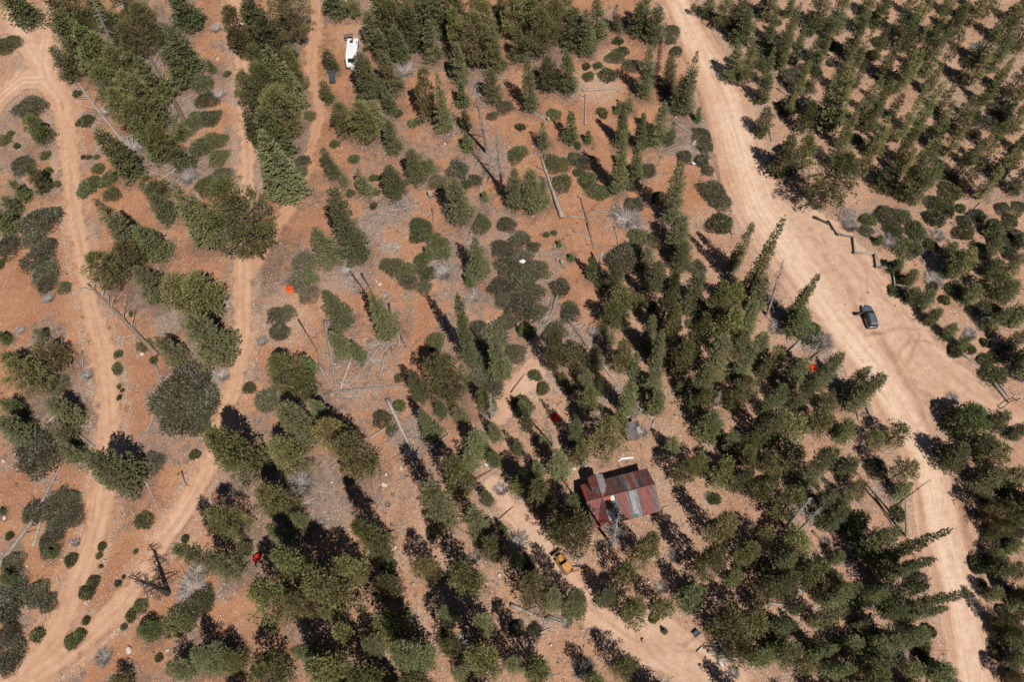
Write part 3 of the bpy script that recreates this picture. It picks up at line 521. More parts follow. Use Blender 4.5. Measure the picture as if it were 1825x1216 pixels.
SHRUBS = {   # x, y, radius, kind (- grows by size; D dark, X dead grey twigs)
1: '''20 230 70 L;150 560 85 D;240 820 24 S;20 735 36 S;55 707 18 S;110 870 58 D;300 972 18 S;200 1160 90 D;265 1130 45 M;450 640 40 M;520 890 34 S;580 940 40 M;545 970 26 S;450 1000 45 M;480 970 45 M;590 1020 42 M;410 495 22 S;1200 390 20 S
1060 430 60 M;1090 520 60 M;1110 620 60 M;1130 740 58 M;1150 830 58 M;1020 640 60 M;960 690 60 M;980 860 52 M;1050 780 58 M;690 770 60 X;1170 930 48 D;1000 930 42 X;1090 980 68 M;250 905 24 S;90 770 18 S;1145 150 28 X;1160 500 30 X;470 830 14 S;510 830 16 S;440 830 12 S;560 590 30 X''',
2: '''840 140 32 M;1270 130 58 M;420 760 22 S;285 610 34 S;640 1015 20 S;625 1090 20 S;830 650 25 S;755 600 20 S;520 840 24 S;250 850 40 D;240 910 35 D;970 960 52 D;1070 890 56 D;1160 950 38 D;870 1190 60 L;1200 1180 58 L;1320 1180 50 D;790 370 48 X;1300 340 30 M;1320 560 44 D;450 80 28 M;630 940 24 S;500 1020 28 S;585 258 15 D;860 640 22 S;1250 610 30 D''',
3: '''520 390 48 M;560 290 52 M;590 270 34 M;400 350 22 S;408 400 28 S;460 345 20 S;485 595 26 D;870 265 38 D;850 160 40 D;640 340 40 D;225 600 40 M;30 810 60 M;240 860 65 M;270 960 52 M;340 840 44 D;400 850 50 D;410 950 52 M;470 1010 60 M;360 910 24 S;1015 710 50 D;1030 770 44 D;920 820 44 D;1010 850 44 D;1040 900 34 D;1070 1010 70 D;1110 1060 60 D;1110 1185 55 M;660 1080 50 D;640 980 44 D;1350 250 68 D;1340 340 44 M;720 900 44 D;780 1040 40 D;620 1150 60 X;570 215 24 S;50 670 25 S;750 350 30 X;840 210 30 D''',
4: '''225 165 36 M;270 300 36 M;610 220 52 M;785 195 34 M;560 285 36 M;120 560 54 M;325 225 38 M;375 245 34 D;130 400 72 D;60 300 62 D;200 450 50 D;265 370 28 S;980 1010 58 M;920 1080 64 M;890 1150 50 M;960 1110 44 M;640 1140 56 D;720 1140 44 M;540 1160 44 S;1060 1170 40 D;1120 1140 44 D;790 1205 44 M;1180 640 56 D;1250 580 56 D;1250 1100 38 D;1300 1170 44 D;340 335 20 S;65 118 16 S;1100 700 36 D;480 730 40 D;760 100 36 D;1060 320 34 D;900 690 34 D;940 930 24 S;1340 1090 36 D;1030 1100 26 S;1210 1190 34 D;450 1190 36 X;520 300 26 S;1130 250 34 X''',
5: '''40 110 70 D;180 60 66 D;200 170 80 D;230 250 76 D;240 320 54 D;340 330 36 D;250 100 54 D;760 640 38 S;625 685 22 S;620 765 28 S;810 720 18 S;215 590 40 X;300 850 64 D;170 1180 95 D;1000 830 130 D;960 1000 122 D;900 940 105 D;1080 930 105 D;1050 1040 60 D;1170 800 38 X;1080 1070 28 D;1320 865 34 M;630 860 12 S;648 878 10 S;632 917 14 S;0 210 24 D;700 470 16 S;460 800 28 X;260 390 30 X;110 560 24 X''',
6: '''250 200 62 D;230 300 76 D;280 370 56 D;110 470 56 D;130 570 62 D;165 470 44 D;860 60 48 M;960 100 62 M;900 40 44 M;985 150 48 M;730 220 66 M;790 250 56 M;690 210 40 M;880 190 44 M;900 260 48 M;890 330 38 D;810 300 42 D;1310 130 56 D;1340 220 72 D;1300 330 64 D;1330 400 56 D;1180 540 50 D;1250 600 80 D;1210 700 80 D;1270 760 80 D;1180 820 56 D;1240 870 62 D;1330 520 48 D;950 625 54 M;665 1025 50 M;755 815 20 S;60 940 64 D;1000 250 50 X;1160 380 40 X;760 960 30 S;1240 980 40 X;480 250 30 X;720 1090 32 M;690 380 20 X;520 1120 18 S;40 620 24 X''',
7: '''590 180 96 D;500 310 48 M;270 330 52 D;60 70 54 D;120 115 32 D;60 180 58 D;120 240 66 D;60 300 76 D;110 360 66 D;50 430 76 D;130 460 56 D;310 470 50 D;230 570 58 D;200 600 40 D;20 680 56 D;990 230 48 D;670 60 48 M;760 80 40 D;815 410 32 M;745 430 24 D;950 525 24 D;95 560 36 S;130 800 28 S;170 870 36 S;60 950 50 M;240 590 30 D;660 120 40 M;440 570 28 X;480 560 24 S;190 55 14 S;230 45 14 S;700 1100 24 X;1180 760 30 X;320 880 24 S;310 440 30 D;850 300 26 X''',
8: '''250 600 66 D;300 620 48 X;680 30 48 M;795 45 50 M;740 120 54 M;790 130 44 M;870 110 40 M;1050 40 48 M;1130 130 44 M;1230 80 58 D;1010 340 58 M;1170 450 56 M;1100 450 38 D;1160 625 24 S;1210 790 64 M;1170 720 44 M;1220 700 30 S;680 350 30 D;720 300 40 M;1000 670 40 M;985 920 28 X;945 400 24 S;1180 585 14 S;660 90 40 X;890 290 40 X;1150 510 36 X;1340 800 36 X;530 30 38 D;910 60 30 X;1080 580 30 X;1310 60 44 D;1280 150 40 D;250 560 50 S;30 420 36 X;60 540 40 X;1080 660 24 S;880 330 26 S;1250 790 20 S''',
9: '''200 30 105 D;800 60 54 D;170 330 66 D;300 290 90 D;370 240 54 D;380 340 60 D;260 470 64 D;290 400 60 D;375 575 34 M;755 365 48 S;540 500 20 S;525 550 17 S;460 740 38 M;490 690 34 M;625 695 16 S;740 815 38 M;695 865 25 S;455 893 18 S;380 1005 38 M;420 970 30 S;655 925 16 S;60 600 58 D;60 760 78 D;190 760 72 D;250 800 48 D;40 860 68 D;50 950 58 D;60 1050 76 D;40 1120 58 D;195 970 34 D;1060 790 78 M;950 900 72 M;980 850 60 M;1010 720 72 X;1040 640 50 X;718 528 11 S;655 662 9 S;535 605 10 S;1030 15 26 S;545 1090 40 X;50 445 20 S;400 480 22 X;980 460 18 S;265 520 40 S;840 1090 20 S''',
10: '''240 170 62 X;705 600 34 S;1160 560 30 X;830 910 34 X;1100 1010 40 X;930 430 40 D;150 440 24 X;700 280 14 X;1300 200 30 X;1040 660 30 X;990 980 34 D;1180 480 36 D;640 880 26 X;350 380 20 X;480 700 24 X''',
11: '''1075 250 30 S;1050 235 20 X;395 1150 55 X;30 480 40 X;90 590 40 D;560 420 46 X;130 950 40 D;30 930 40 D;870 560 30 X;800 720 30 X;300 900 26 X;1180 1170 26 X;1330 690 30 X;760 880 24 D''',
12: '''600 90 62 D;1190 240 56 D;1220 460 66 D;1320 400 58 D;1130 590 36 D;1270 900 66 D;1320 980 68 D;1250 960 50 D;1300 1190 44 D;830 1030 48 M;40 930 66 M;700 330 34 D;790 680 50 D;1150 700 20 S;1290 470 40 D;1120 620 28 D;1280 750 40 D;400 420 24 X;700 1080 36 X;860 950 34 D;340 1100 26 X;1130 330 24 X;320 480 24 X;1250 850 40 D;820 1100 40 D;1220 1060 36 D''',
}
LOGS = [  # tile, points, radius m, material, short description, branch count
 (1, [(1005,700),(880,450),(720,180)], .34, 'brownlog', 'long fallen pine trunk with dead branches at its upper end', 16),
 (1, [(660,760),(500,560),(350,350)], .20, 'deadwood', 'grey fallen tree with bare branches', 14),
 (5, [(835,695),(640,490),(470,320)], .36, 'brownlog', 'big fallen brown trunk with dark bare branches', 16),
 (5, [(820,740),(850,830),(890,895)], .16, 'deadwood', 'pale bent log', 0),
 (5, [(833,935),(800,1060),(730,1170)], .17, 'deadwood', 'long pale log', 0),
 (5, [(300,1030),(505,1178)], .22, 'deadwood', 'pale fallen log in the grass litter', 2),
 (5, [(0,615),(130,665)], .10, 'deadwood', 'thin pale pole', 0),
 (5, [(437,670),(440,760),(490,830)], .08, 'deadwood', 'thin bent dead branch', 2),
 (6, [(370,510),(400,690),(430,865)], .22, 'deadwood', 'bleached upright-lying log of the log fan', 2),
 (6, [(690,680),(660,800),(628,915)], .14, 'deadwood', 'bleached thin log of the log fan', 1),
 (6, [(660,645),(550,790),(440,900)], .14, 'deadwood', 'bleached slanting log of the log fan', 1),
 (6, [(507,712),(450,872)], .18, 'deadwood', 'bleached short log of the log fan', 0),
 (6, [(335,740),(400,862)], .14, 'deadwood', 'bleached stub log of the log fan', 1),
 (6, [(460,885),(640,865),(800,853)], .16, 'deadwood', 'bleached crosswise log of the log fan', 2),
 (6, [(716,655),(770,782)], .12, 'deadwood', 'thin bleached pole', 0),
 (6, [(700,930),(770,1080),(835,1216)], .24, 'deadwood', 'grey fallen snag bristling with dead branches', 16),
 (6, [(610,1130),(740,1045)], .12, 'deadwood', 'pale fallen pole', 0),
 (6, [(706,420),(712,480),(790,640)], .17, 'darkwood', 'dark charred leaning trunk', 3),
 (6, [(500,250),(578,352)], .17, 'darkwood', 'charred broken branch', 4),
 (6, [(560,262),(612,348)], .15, 'darkwood', 'charred fallen trunk', 3),
 (6, [(228,505),(322,660)], .13, 'darkwood', 'dark dead branch with bare twigs', 6),
 (6, [(940,378),(1050,390)], .11, 'deadwood', 'thin pale branch', 1),
 (6, [(1100,395),(1212,468)], .11, 'deadwood', 'thin forked branch', 2),
 (6, [(590,1216),(480,1190),(420,1140)], .10, 'deadwood', 'thin grey branch', 1),
 (2, [(585,1210),(680,1130),(750,1085)], .15, 'deadwood', 'pale fallen log', 3),
 (2, [(690,1120),(850,1090)], .09, 'deadwood', 'thin grey branch', 4),
 (2, [(963,226),(1032,230)], .15, 'deadwood', 'short cut log', 0),
 (2, [(1115,795),(1240,850)], .12, 'deadwood', 'thin grey log', 2),
 (2, [(540,390),(550,345)], .10, 'deadwood', 'short pole', 0),
 (3, [(865,652),(988,722)], .15, 'deadwood', 'pale log', 0),
 (3, [(958,770),(1032,690)], .20, 'deadwood', 'thick pale cut log', 0),
 (3, [(272,1155),(215,990),(160,828)], .30, 'deadwood', 'long grey trunk with stub branches', 8),
 (3, [(420,1215),(368,1045)], .20, 'brownlog', 'brown fallen log', 2),
 (3, [(380,482),(575,464)], .16, 'deadwood', 'grey log', 1),
 (3, [(230,485),(385,582)], .14, 'deadwood', 'grey log', 0),
 (3, [(396,660),(394,500)], .18, 'deadwood', 'upright-lying grey log', 2),
 (3, [(640,1165),(760,1195)], .14, 'deadwood', 'grey log', 2),
 (3, [(430,1110),(600,1145)], .12, 'deadwood', 'thin grey log', 2),
 (3, [(115,590),(190,640)], .12, 'deadwood', 'thin grey log', 0),
 (4, [(60,470),(145,525)], .14, 'deadwood', 'pale log', 1),
 (4, [(30,745),(15,680)], .10, 'deadwood', 'thin pale log', 0),
 (4, [(250,1150),(340,1190),(350,1216)], .20, 'darkwood', 'dark rotten log', 0),
 (4, [(420,1190),(480,1110)], .11, 'deadwood', 'bleached pole', 2),
 (4, [(390,1130),(470,1160)], .11, 'deadwood', 'bleached pole', 1),
 (7, [(297,495),(405,645)], .24, 'brownlog', 'brown fallen log', 2),
 (7, [(408,0),(442,130)], .20, 'brownlog', 'dull brown log', 1),
 (7, [(462,252),(600,320)], .13, 'deadwood', 'pale branch', 1),
 (7, [(250,375),(215,480),(180,560)], .20, 'deadwood', 'pale log on a brush pile', 5),
 (7, [(95,515),(230,450)], .12, 'deadwood', 'thin pale log', 2),
 (7, [(480,740),(560,835)], .18, 'deadwood', 'grey log', 0),
 (7, [(655,955),(760,1035)], .15, 'deadwood', 'grey pole', 1),
 (7, [(690,960),(720,1000)], .15, 'deadwood', 'short grey pole', 0),
 (7, [(660,0),(860,95)], .16, 'deadwood', 'grey log', 3),
 (7, [(500,905),(600,885)], .10, 'deadwood', 'thin grey pole', 0),
 (7, [(0,890),(78,788)], .10, 'darkwood', 'thin dark pole', 0),
 (7, [(850,265),(945,350)], .13, 'deadwood', 'grey log', 0),
 (7, [(760,1030),(740,1090)], .10, 'deadwood', 'board-like pole', 0),
 (7, [(330,35),(420,80)], .09, 'deadwood', 'thin pale branch', 3),
 (8, [(1028,683),(1130,750)], .18, 'deadwood', 'grey log', 0),
 (8, [(1050,675),(1140,690)], .13, 'deadwood', 'grey log', 0),
 (8, [(1188,820),(1278,942)], .22, 'deadwood', 'grey barrier log', 0),
 (8, [(1210,815),(1290,920)], .14, 'deadwood', 'thin grey barrier log', 0),
 (8, [(1230,135),(1310,195)], .18, 'darkwood', 'dark fallen log', 0),
 (8, [(110,690),(195,605)], .22, 'deadwood', 'thick grey cut log', 0),
 (8, [(120,770),(160,735)], .16, 'deadwood', 'short grey cut log', 0),
 (8, [(235,720),(290,670)], .26, 'brownlog', 'thick cut log', 0),
 (8, [(275,705),(290,745)], .16, 'deadwood', 'short pale cut log', 0),
 (8, [(475,985),(500,1060)], .14, 'deadwood', 'grey log', 1),
 (8, [(530,975),(590,1085)], .13, 'deadwood', 'grey log', 1),
 (8, [(0,580),(110,535)], .12, 'deadwood', 'thin grey log', 1),
 (8, [(850,230),(940,310)], .12, 'deadwood', 'thin grey branch', 3),
 (9, [(0,600),(170,380),(330,60)], .26, 'deadwood', 'long bleached trunk lying over the dark brush', 8),
 (9, [(180,500),(215,370),(270,190)], .15, 'deadwood', 'bleached side stem lying over the dark brush', 5),
 (9, [(735,115),(800,145)], .22, 'brownlog', 'stubby brown log', 0),
 (9, [(760,130),(840,310)], .11, 'deadwood', 'grey dead branch', 8),
 (9, [(960,100),(985,175)], .11, 'darkwood', 'dark dead branch', 5),
 (9, [(850,740),(865,800)], .08, 'deadwood', 'thin twig', 1),
 (9, [(1165,110),(1215,75)], .09, 'deadwood', 'thin pale branch', 1),
 (10, [(620,120),(640,250),(690,312)], .16, 'deadwood', 'pale forked branch on the red soil', 1),
 (10, [(600,545),(545,672)], .11, 'deadwood', 'thin grey pole', 0),
 (10, [(350,60),(285,132)], .18, 'brownlog', 'brown cut log', 0),
 (10, [(215,270),(332,270)], .10, 'deadwood', 'thin pale branch', 2),
 (10, [(205,415),(290,520)], .12, 'deadwood', 'thin grey pole', 0),
 (10, [(90,100),(150,75)], .22, 'brownlog', 'short thick log', 0),
 (10, [(340,430),(440,370)], .07, 'deadwood', 'thin pale stick', 0),
 (10, [(470,540),(510,500)], .17, 'brownlog', 'short brown log', 0),
 (10, [(1160,150),(1250,95)], .17, 'brownlog', 'brown log', 0),
 (10, [(1240,400),(1364,290)], .12, 'brownlog', 'thin brown log', 1),
 (11, [(0,812),(135,865)], .20, 'deadwood', 'bleached barked log', 0),
 (11, [(185,880),(298,922)], .20, 'deadwood', 'bleached barked log', 0),
 (11, [(200,870),(300,900)], .14, 'deadwood', 'bleached thin log', 0),
 (11, [(88,992),(212,930)], .15, 'deadwood', 'grey log', 3),
 (11, [(1020,1035),(1150,1045)], .18, 'brownlog', 'brown log of the log heap', 0),
 (11, [(1040,1055),(1110,1075)], .15, 'deadwood', 'grey log of the log heap', 0),
 (11, [(1085,1080),(1235,1062)], .24, 'brownlog', 'thick brown log of the log heap', 0),
 (11, [(1095,1100),(1225,1085)], .20, 'deadwood', 'grey log of the log heap', 0),
 (11, [(985,1060),(1030,1010)], .12, 'deadwood', 'short stick of the log heap', 0),
 (11, [(1050,1140),(1090,1210)], .12, 'deadwood', 'short log beside the log heap', 0),
 (11, [(1000,1125),(1020,1165)], .14, 'deadwood', 'split log beside the log heap', 0),
 (11, [(800,300),(850,285)], .10, 'deadwood', 'grey pole against the cabin end', 0),
 (12, [(10,800),(145,818)], .18, 'deadwood', 'grey log', 0),
 (12, [(30,992),(240,952)], .16, 'brownlog', 'long brown log', 0),
 (12, [(50,1010),(150,1005)], .12, 'deadwood', 'thin grey log', 0),
 (12, [(580,250),(690,420)], .16, 'brownlog', 'brown log in the shade', 0),
 (12, [(480,255),(540,300)], .12, 'deadwood', 'pale log', 0),
 (12, [(690,1115),(760,1010)], .15, 'brownlog', 'slanting bare log', 0),
 (12, [(245,420),(290,470)], .16, 'brownlog', 'brown log', 0),
 (12, [(85,460),(170,470)], .12, 'deadwood', 'grey boards-like log', 0),
]
SNAGS = [  # tile, base, tip, width, desc
 (2, 1225, 810, 1145, 370, 110, 'tall grey standing snag with drooping bare branches'),
 (2, 1300, 1000, 1275, 640, 100, 'grey standing snag with dense bare twigs'),
 (8, 5, 480, 100, 180, 90, 'grey dead spire with bare branches leaning over the road edge'),
 (9, 885, 745, 690, 650, 110, 'dead bare snag with dark shadow beside the track fork'),
 (11, 540, 500, 575, 320, 110, 'pale grey dead tree against the cabin roof'),
 (12, 100, 400, 240, 240, 100, 'grey dead tree with bleached branches'),
 (12, 170, 420, 300, 290, 80, 'smaller grey dead tree with bleached branches'),
 (7, 225, 1175, 185, 1010, 70, 'bare grey snag beside the red tarp'),
 (6, 1245, 1030, 1240, 890, 60, 'small grey snag on the dark brush'),
 (1, 620, 300, 480, -20, 100, 'grey dead conifer among the dark trees'),
 (7, 1090, 960, 1110, 880, 50, 'small bleached dead tree among green crowns'),
 (12, 650, 310, 880, 140, 30, 'thin dark dead spire leaning over the wide road'),
]
# ------------------------------------------------------------------ trees: where, how tall, leaning which way
def T(tile, x, y): ox, oy = OFFS[tile]; return ox + x * K, oy + y * K
KIND = {'D': 'f', 'P': 'p', 'F': 'f'}
NAMES = {'f': ('fir_tree', 'grey-green fir', 'fir tree'), 's': ('fir_tree', 'narrow spire-shaped fir', 'fir tree'), 'p': ('pine_tree', 'olive-green pine', 'pine tree'),
         'd': ('spruce_tree', 'dark green spruce', 'spruce tree'), 'y': ('conifer_sapling', 'young green conifer', 'young tree'), 'o': ('pine_tree', 'ochre-tinged pine', 'pine tree'),
         'g': ('bushy_tree', 'broad bright-green bushy tree', 'tree'), 'b': ('dead_fir', 'dead rust-brown fir', 'dead tree'), 'q': ('pine_tree', 'thin-crowned pine', 'pine tree'), 'c': ('pine_tree', 'slender olive pine', 'pine tree'), 'w': ('pine_tree', 'ragged olive pine', 'pine tree')}
TL = []
for tile, txt in TREES.items():
    for rec in txt.replace('\n', ';').split(';'):
        bx, by, tx, ty, w, k = rec.split(); bx, by, tx, ty, w = map(float, (bx, by, tx, ty, w))
        bx, by = T(tile, bx, by); tx, ty = T(tile, tx, ty); w *= K
        big = k in 'DPF'; k = KIND.get(k, k)
        if tile == 4 and not big: w *= .86; tx += (tx - bx) * .55; ty += (ty - by) * .55
        TL.append([bx, by, tx, ty, w, k, big, tile == 4])
# trees just below and beside the frame whose shadows fall into it
for x, y in ((1735, 1262), (1640, 1250), (1330, 1262), (1180, 1262), (860, 1270), (700, 1265), (610, 1260), (420, 1262), (1850, 900), (1850, 640), (1850, 1080), (1480, 1260)):
    TL.append([x, y, x, y - 10, 50, random.choice('pfd'), False, False])
# the gaps of the dense stands: young trees and crowns half hidden between the ones measured above
KEEP = [(930, 690, 62), (1180, 290, 40), (1270, 860, 50), (290, 150, 38), (255, 95, 38), (325, 215, 45), (866, 250, 40), (1108, 885, 88), (1003, 1003, 42), (627, 92, 48), (1128, 768, 34), (591, 132, 24), (516, 516, 30), (1450, 656, 30), (990, 745, 28), (458, 994, 28), (1240, 1130, 40), (1525, 975, 30), (266, 1025, 60), (1260, 860, 40), (1210, 930, 40)]
def fill(n, poly, wlo, whi, kinds, gap, seed, slim=False):
    random.seed(seed); xs = [p[0] for p in poly]; ys = [p[1] for p in poly]; k = 0
    for _ in range(n * 30):
        x, y = R_(min(xs), max(xs)), R_(min(ys), max(ys))
        if not inpoly(np.array([x]), np.array([y]), poly)[0]: continue
        if min(math.hypot(x - (q[0] + q[2]) / 2, y - (q[1] + q[3]) / 2) for q in TL) < gap: continue
        if any(math.hypot(x - a, y - b) < c_ for a, b, c_ in KEEP): continue
        g0 = P0(x, y); rf_ = road_fields(np.array([g0[0]]), np.array([g0[1]]))
        if any(rf_[q][0][0] < 1.6 for q in rf_): continue
        w = R_(wlo, whi); r = math.hypot(x - 975, y - 1230); ux, uy = (x - 975) / r, (y - 1230) / r; L = w * R_(1.5, 2.6) * min(1, r / 700)
        TL.append([x - ux * L / 2, y - uy * L / 2, x + ux * L / 2, y + uy * L / 2, w, random.choice(kinds), False, slim]); k += 1
        if slim: TL[-1][2] += ux * L * .5; TL[-1][3] += uy * L * .5
        if k >= n: break
fill(30, [(1340,0),(1825,0),(1825,330),(1640,350),(1500,300),(1400,190)], 20, 29, 'ppdd', 25, 1, True)
fill(12, [(1760,400),(1825,400),(1825,640),(1770,560)], 24, 34, 'd', 30, 2)
fill(18, [(1760,850),(1825,820),(1825,1216),(1790,1216)], 24, 34, 'dp', 30, 3)
fill(13, [(1230,500),(1400,620),(1500,760),(1560,900),(1480,960),(1320,860),(1220,760)], 32, 50, 'pdf', 33, 4)
fill(13, [(1380,960),(1640,960),(1660,1216),(1250,1216)], 32, 50, 'pdd', 33, 5)
fill(8, [(480,990),(900,1060),(900,1216),(330,1216)], 36, 56, 'ppf', 40, 6)
fill(4, [(100,0),(330,0),(330,150),(320,280),(250,250),(150,130)], 34, 48, 'pdd', 27, 7)
fill(2, [(405,20),(530,0),(535,230),(450,240)], 34, 48, 'pd', 27, 8)
fill(9, [(650,0),(1000,0),(1000,60),(900,110),(780,60),(680,150)], 32, 46, 'pdf', 32, 9)
fill(12, [(900,560),(1000,620),(980,800),(1060,990),(880,1000),(820,850)], 30, 42, 'pf', 38, 10)
fill(14, [(1060,480),(1230,420),(1260,560),(1200,700),(1080,640)], 30, 44, 'pdf', 38, 11)
PLACED = []
random.seed(21)
for bx, by, tx, ty, w, k, big, slim in TL:
    L = math.hypot(tx - bx, ty - by)
    f = min(.25, .25 * L / max(w, 1))
    bx2, by2 = bx + (tx - bx) / max(L, 1) * f * w, by + (ty - by) / max(L, 1) * f * w
    B = P(bx2, by2); s = ppm(B); wm = w / s * (1.20 if k in 'fd' else 1.16 if not slim and k == 'p' else 1.10 if k in 'pq' else 1.0)
    # height that carries the top from base to tip
    best = (1e9, 2.)
    for h in np.arange(1.0, 27., .5):
        q = J(B + Vector((0, 0, h))); e = math.hypot(q[0] - tx, q[1] - ty)
        if e < best[0]: best = (e, h)
    h = best[1]
    near = math.hypot(bx - 975, by - 1230)
    if k == 'p' and not big and h / wm > 1.55: k = 'c' if slim else 'w'
    lo, hi = {'c': (1.9, 5.0), 'w': (1.6, 4.), 'f': (1.7, 4.2), 's': (3.0, 8.5), 'p': (1.35, 3.6), 'd': (1.4, 4.2), 'y': (1.1, 2.6), 'o': (1.4, 2.5), 'g': (.75, 1.3), 'b': (3, 7), 'q': (1.6, 4.0)}[k]
    if near < 480 and k in 'fpdcw' and wm > 2.2: lo = 2.5 - .6 * near / 480
    h = min(max(h, lo * wm), hi * wm, 25.)
    mx, my = (bx + tx) / 2, (by + ty) / 2
    Q = P0(mx, my, .5 * h); Bz = hz(Q[0], Q[1]); Q = P0(mx, my, Bz + .5 * h)
    B = Vector((Q[0], Q[1], Bz - .05))
    Tp = Vector(P0(tx, ty, Bz + h)); lean = Vector((Tp.x - B.x + R_(-.05, .05) * h, Tp.y - B.y + R_(-.05, .05) * h, 0)) * .5
    mxl = .07 * h
    if lean.length > mxl: lean *= mxl / lean.length
    PLACED.append((B, h, wm, k, big, lean, (mx, my)))
TREEXY = np.array([(p[0].x, p[0].y, p[2]) for p in PLACED])
# ------------------------------------------------------------------ ground: one fine grid, split into soil, road and tracks
def axis(a, b, st):
    core = list(np.arange(a, b + .01, st)); lo = []; hi = []; d = st
    x = a
    while x > -3000: d *= 1.55; x -= d; lo.append(x)
    d = st; x = core[-1]
    while x < 3000: d *= 1.55; x += d; hi.append(x)
    return np.array(lo[::-1] + core + hi)
gx, gy = axis(-146, 122, .33), axis(-14, 166, .33)
X, Y = np.meshgrid(gx, gy, indexing='ij'); X = X.ravel(); Y = Y.ravel()
far = np.maximum(np.abs(X) / 400, np.abs(Y) / 400)
Z = height(X, Y)
rf = road_fields(X, Y)
en = (fbm(X * .8, Y * .8, 40) - .5) * 2.4
lat = np.zeros(X.shape); arc = np.zeros(X.shape)
RUTS = [[(1500,470),(1560,520),(1610,560),(1640,600),(1620,640),(1600,668)],[(1604,655),(1602,630),(1620,612),(1650,608),(1690,622)],[(1560,600),(1600,585),(1650,590),(1700,625)],[(1540,480),(1545,520),(1535,540)],[(1556,592),(1575,625),(1600,660),(1640,720)],
        [(1500,455),(1530,500),(1545,540)],[(1130,1128),(1170,1150),(1215,1152),(1260,1120)],[(1140,1140),(1185,1165),(1240,1160)],[(1000,1030),(1050,1080),(1110,1130),(1190,1190)],[(1460,420),(1500,480),(1520,540),(1545,600)],[(1690,690),(1740,720),(1800,752)]]
rut = np.zeros(X.shape)
for q_ in RUTS: rut = np.maximum(rut, np.exp(-(seg_dist(X + .3 * np.sin(Y * .7), Y, [tuple(P0(*p)[:2]) for p in q_]) / .26) ** 2) * (.35 + .65 * vnoise(X * .6, Y * .6, 88)))
for b in BERMW: rut = np.maximum(rut, .8 * np.exp(-(seg_dist(X, Y, b) / .35) ** 2) * (.3 + .7 * vnoise(X * .5, Y * .5, 89)))
rmask = np.zeros(X.shape); streak = np.full(X.shape, .3); cls = np.zeros(X.shape, int)
stn = lambda l, f: vnoise(l * 2.4, f, 61)
for k, amp in (('faint', .7), ('pale', .85), ('turnout', 1.), ('track', 1.), ('main', 1.)):
    d, l, hw, sl_ = rf[k]
    m = amp * sst(.75, -.55, d + (en if k != 'main' else en * .6))
    along = (X * .3 + Y) * .06
    if k == 'main': st = .12 + .72 * np.exp(-(l / (.60 * hw)) ** 4) + .55 * (vnoise(l * 1.9, along * .5, 61) - .5) + .25 * (fbm(X * .25, Y * .25, 66) - .5)
    elif k == 'turnout': st = .22 + .45 * (vnoise(l * .8, along * 2, 62) - .4)
    elif k == 'track': st = .35 + .5 * np.exp(-((np.abs(l) - .75) / .45) ** 2) + .3 * (fbm(X * .5, Y * .5, 63) - .5)
    elif k == 'pale': st = .25 + .5 * (fbm(X * .5, Y * .5, 64) - .3)
    else: st = .0 + .3 * np.exp(-((np.abs(l) - .7) / .35) ** 2)
    up = m > rmask
    lat = np.where(up, l, lat); arc = np.where(up, sl_, arc)
    streak = np.where(up, np.clip(st, 0, 1), streak); rmask = np.maximum(rmask, m)
    cls = np.where(up & (m > .02), 1 if k in ('main', 'turnout') else 2, cls)
wn = (fbm(X / 9, Y / 9, 70) - .5) * 14 + (fbm(X / 2.5, Y / 2.5, 71) - .5) * 4
pink = sst(-7, 7, poly_sd(X, Y, PINK) + wn)
pale = circ(X + wn * .25, Y + wn * .2, PALE)
pink = np.clip(np.maximum(pink, pale), 0, 1)
grey = np.maximum(circ(X + wn * .3, Y - wn * .25, GREY), .58 * sst(.45, .61, fbm(X * .11, Y * .11, 78)) * (1 - .35 * pink) )
gravel = np.zeros(X.shape)
for k, a in (('track', .75), ('main', .6), ('pale', .5), ('turnout', .4)):
    d = rf[k][0]; gravel = np.maximum(gravel, a * np.exp(-((d - .9) / 1.0) ** 2) * sst(.15, .5, fbm(X * .25, Y * .25, 75)))
for b in BERMW: gravel = np.maximum(gravel, .8 * np.exp(-(seg_dist(X, Y, b) / .55) ** 2))
gravel = np.maximum(gravel, .55 * pale + .35 * grey * sst(.4, .6, fbm(X * .2, Y * .2, 76)))
gravel = np.clip(gravel + .25 * pink * sst(.45, .65, fbm(X * .15, Y * .15, 77)), 0, 1)
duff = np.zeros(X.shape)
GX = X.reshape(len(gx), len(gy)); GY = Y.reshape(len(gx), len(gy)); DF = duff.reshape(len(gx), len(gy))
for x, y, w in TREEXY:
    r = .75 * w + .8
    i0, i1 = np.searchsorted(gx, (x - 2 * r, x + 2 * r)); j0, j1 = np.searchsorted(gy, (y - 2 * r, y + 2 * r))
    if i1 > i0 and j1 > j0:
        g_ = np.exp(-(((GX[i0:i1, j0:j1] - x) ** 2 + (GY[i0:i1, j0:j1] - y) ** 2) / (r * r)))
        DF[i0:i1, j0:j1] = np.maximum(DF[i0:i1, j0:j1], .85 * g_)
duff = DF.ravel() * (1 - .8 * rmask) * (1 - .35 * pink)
Z = Z + (1 - rmask) * .09 * (fbm(X * 1.1, Y * 1.1, 80) - .5) + .03 * (vnoise(X * 2.3, Y * 2.3, 81) - .5)
nx, ny = len(gx), len(gy)
I = np.arange(nx * ny).reshape(nx, ny)
FC = np.stack([I[:-1, :-1].ravel(), I[1:, :-1].ravel(), I[1:, 1:].ravel(), I[:-1, 1:].ravel()], 1)
fcls = np.max(cls[FC], 1); inside = np.max(far[FC], 1) < .5; fcls = np.where(inside, fcls, 0)
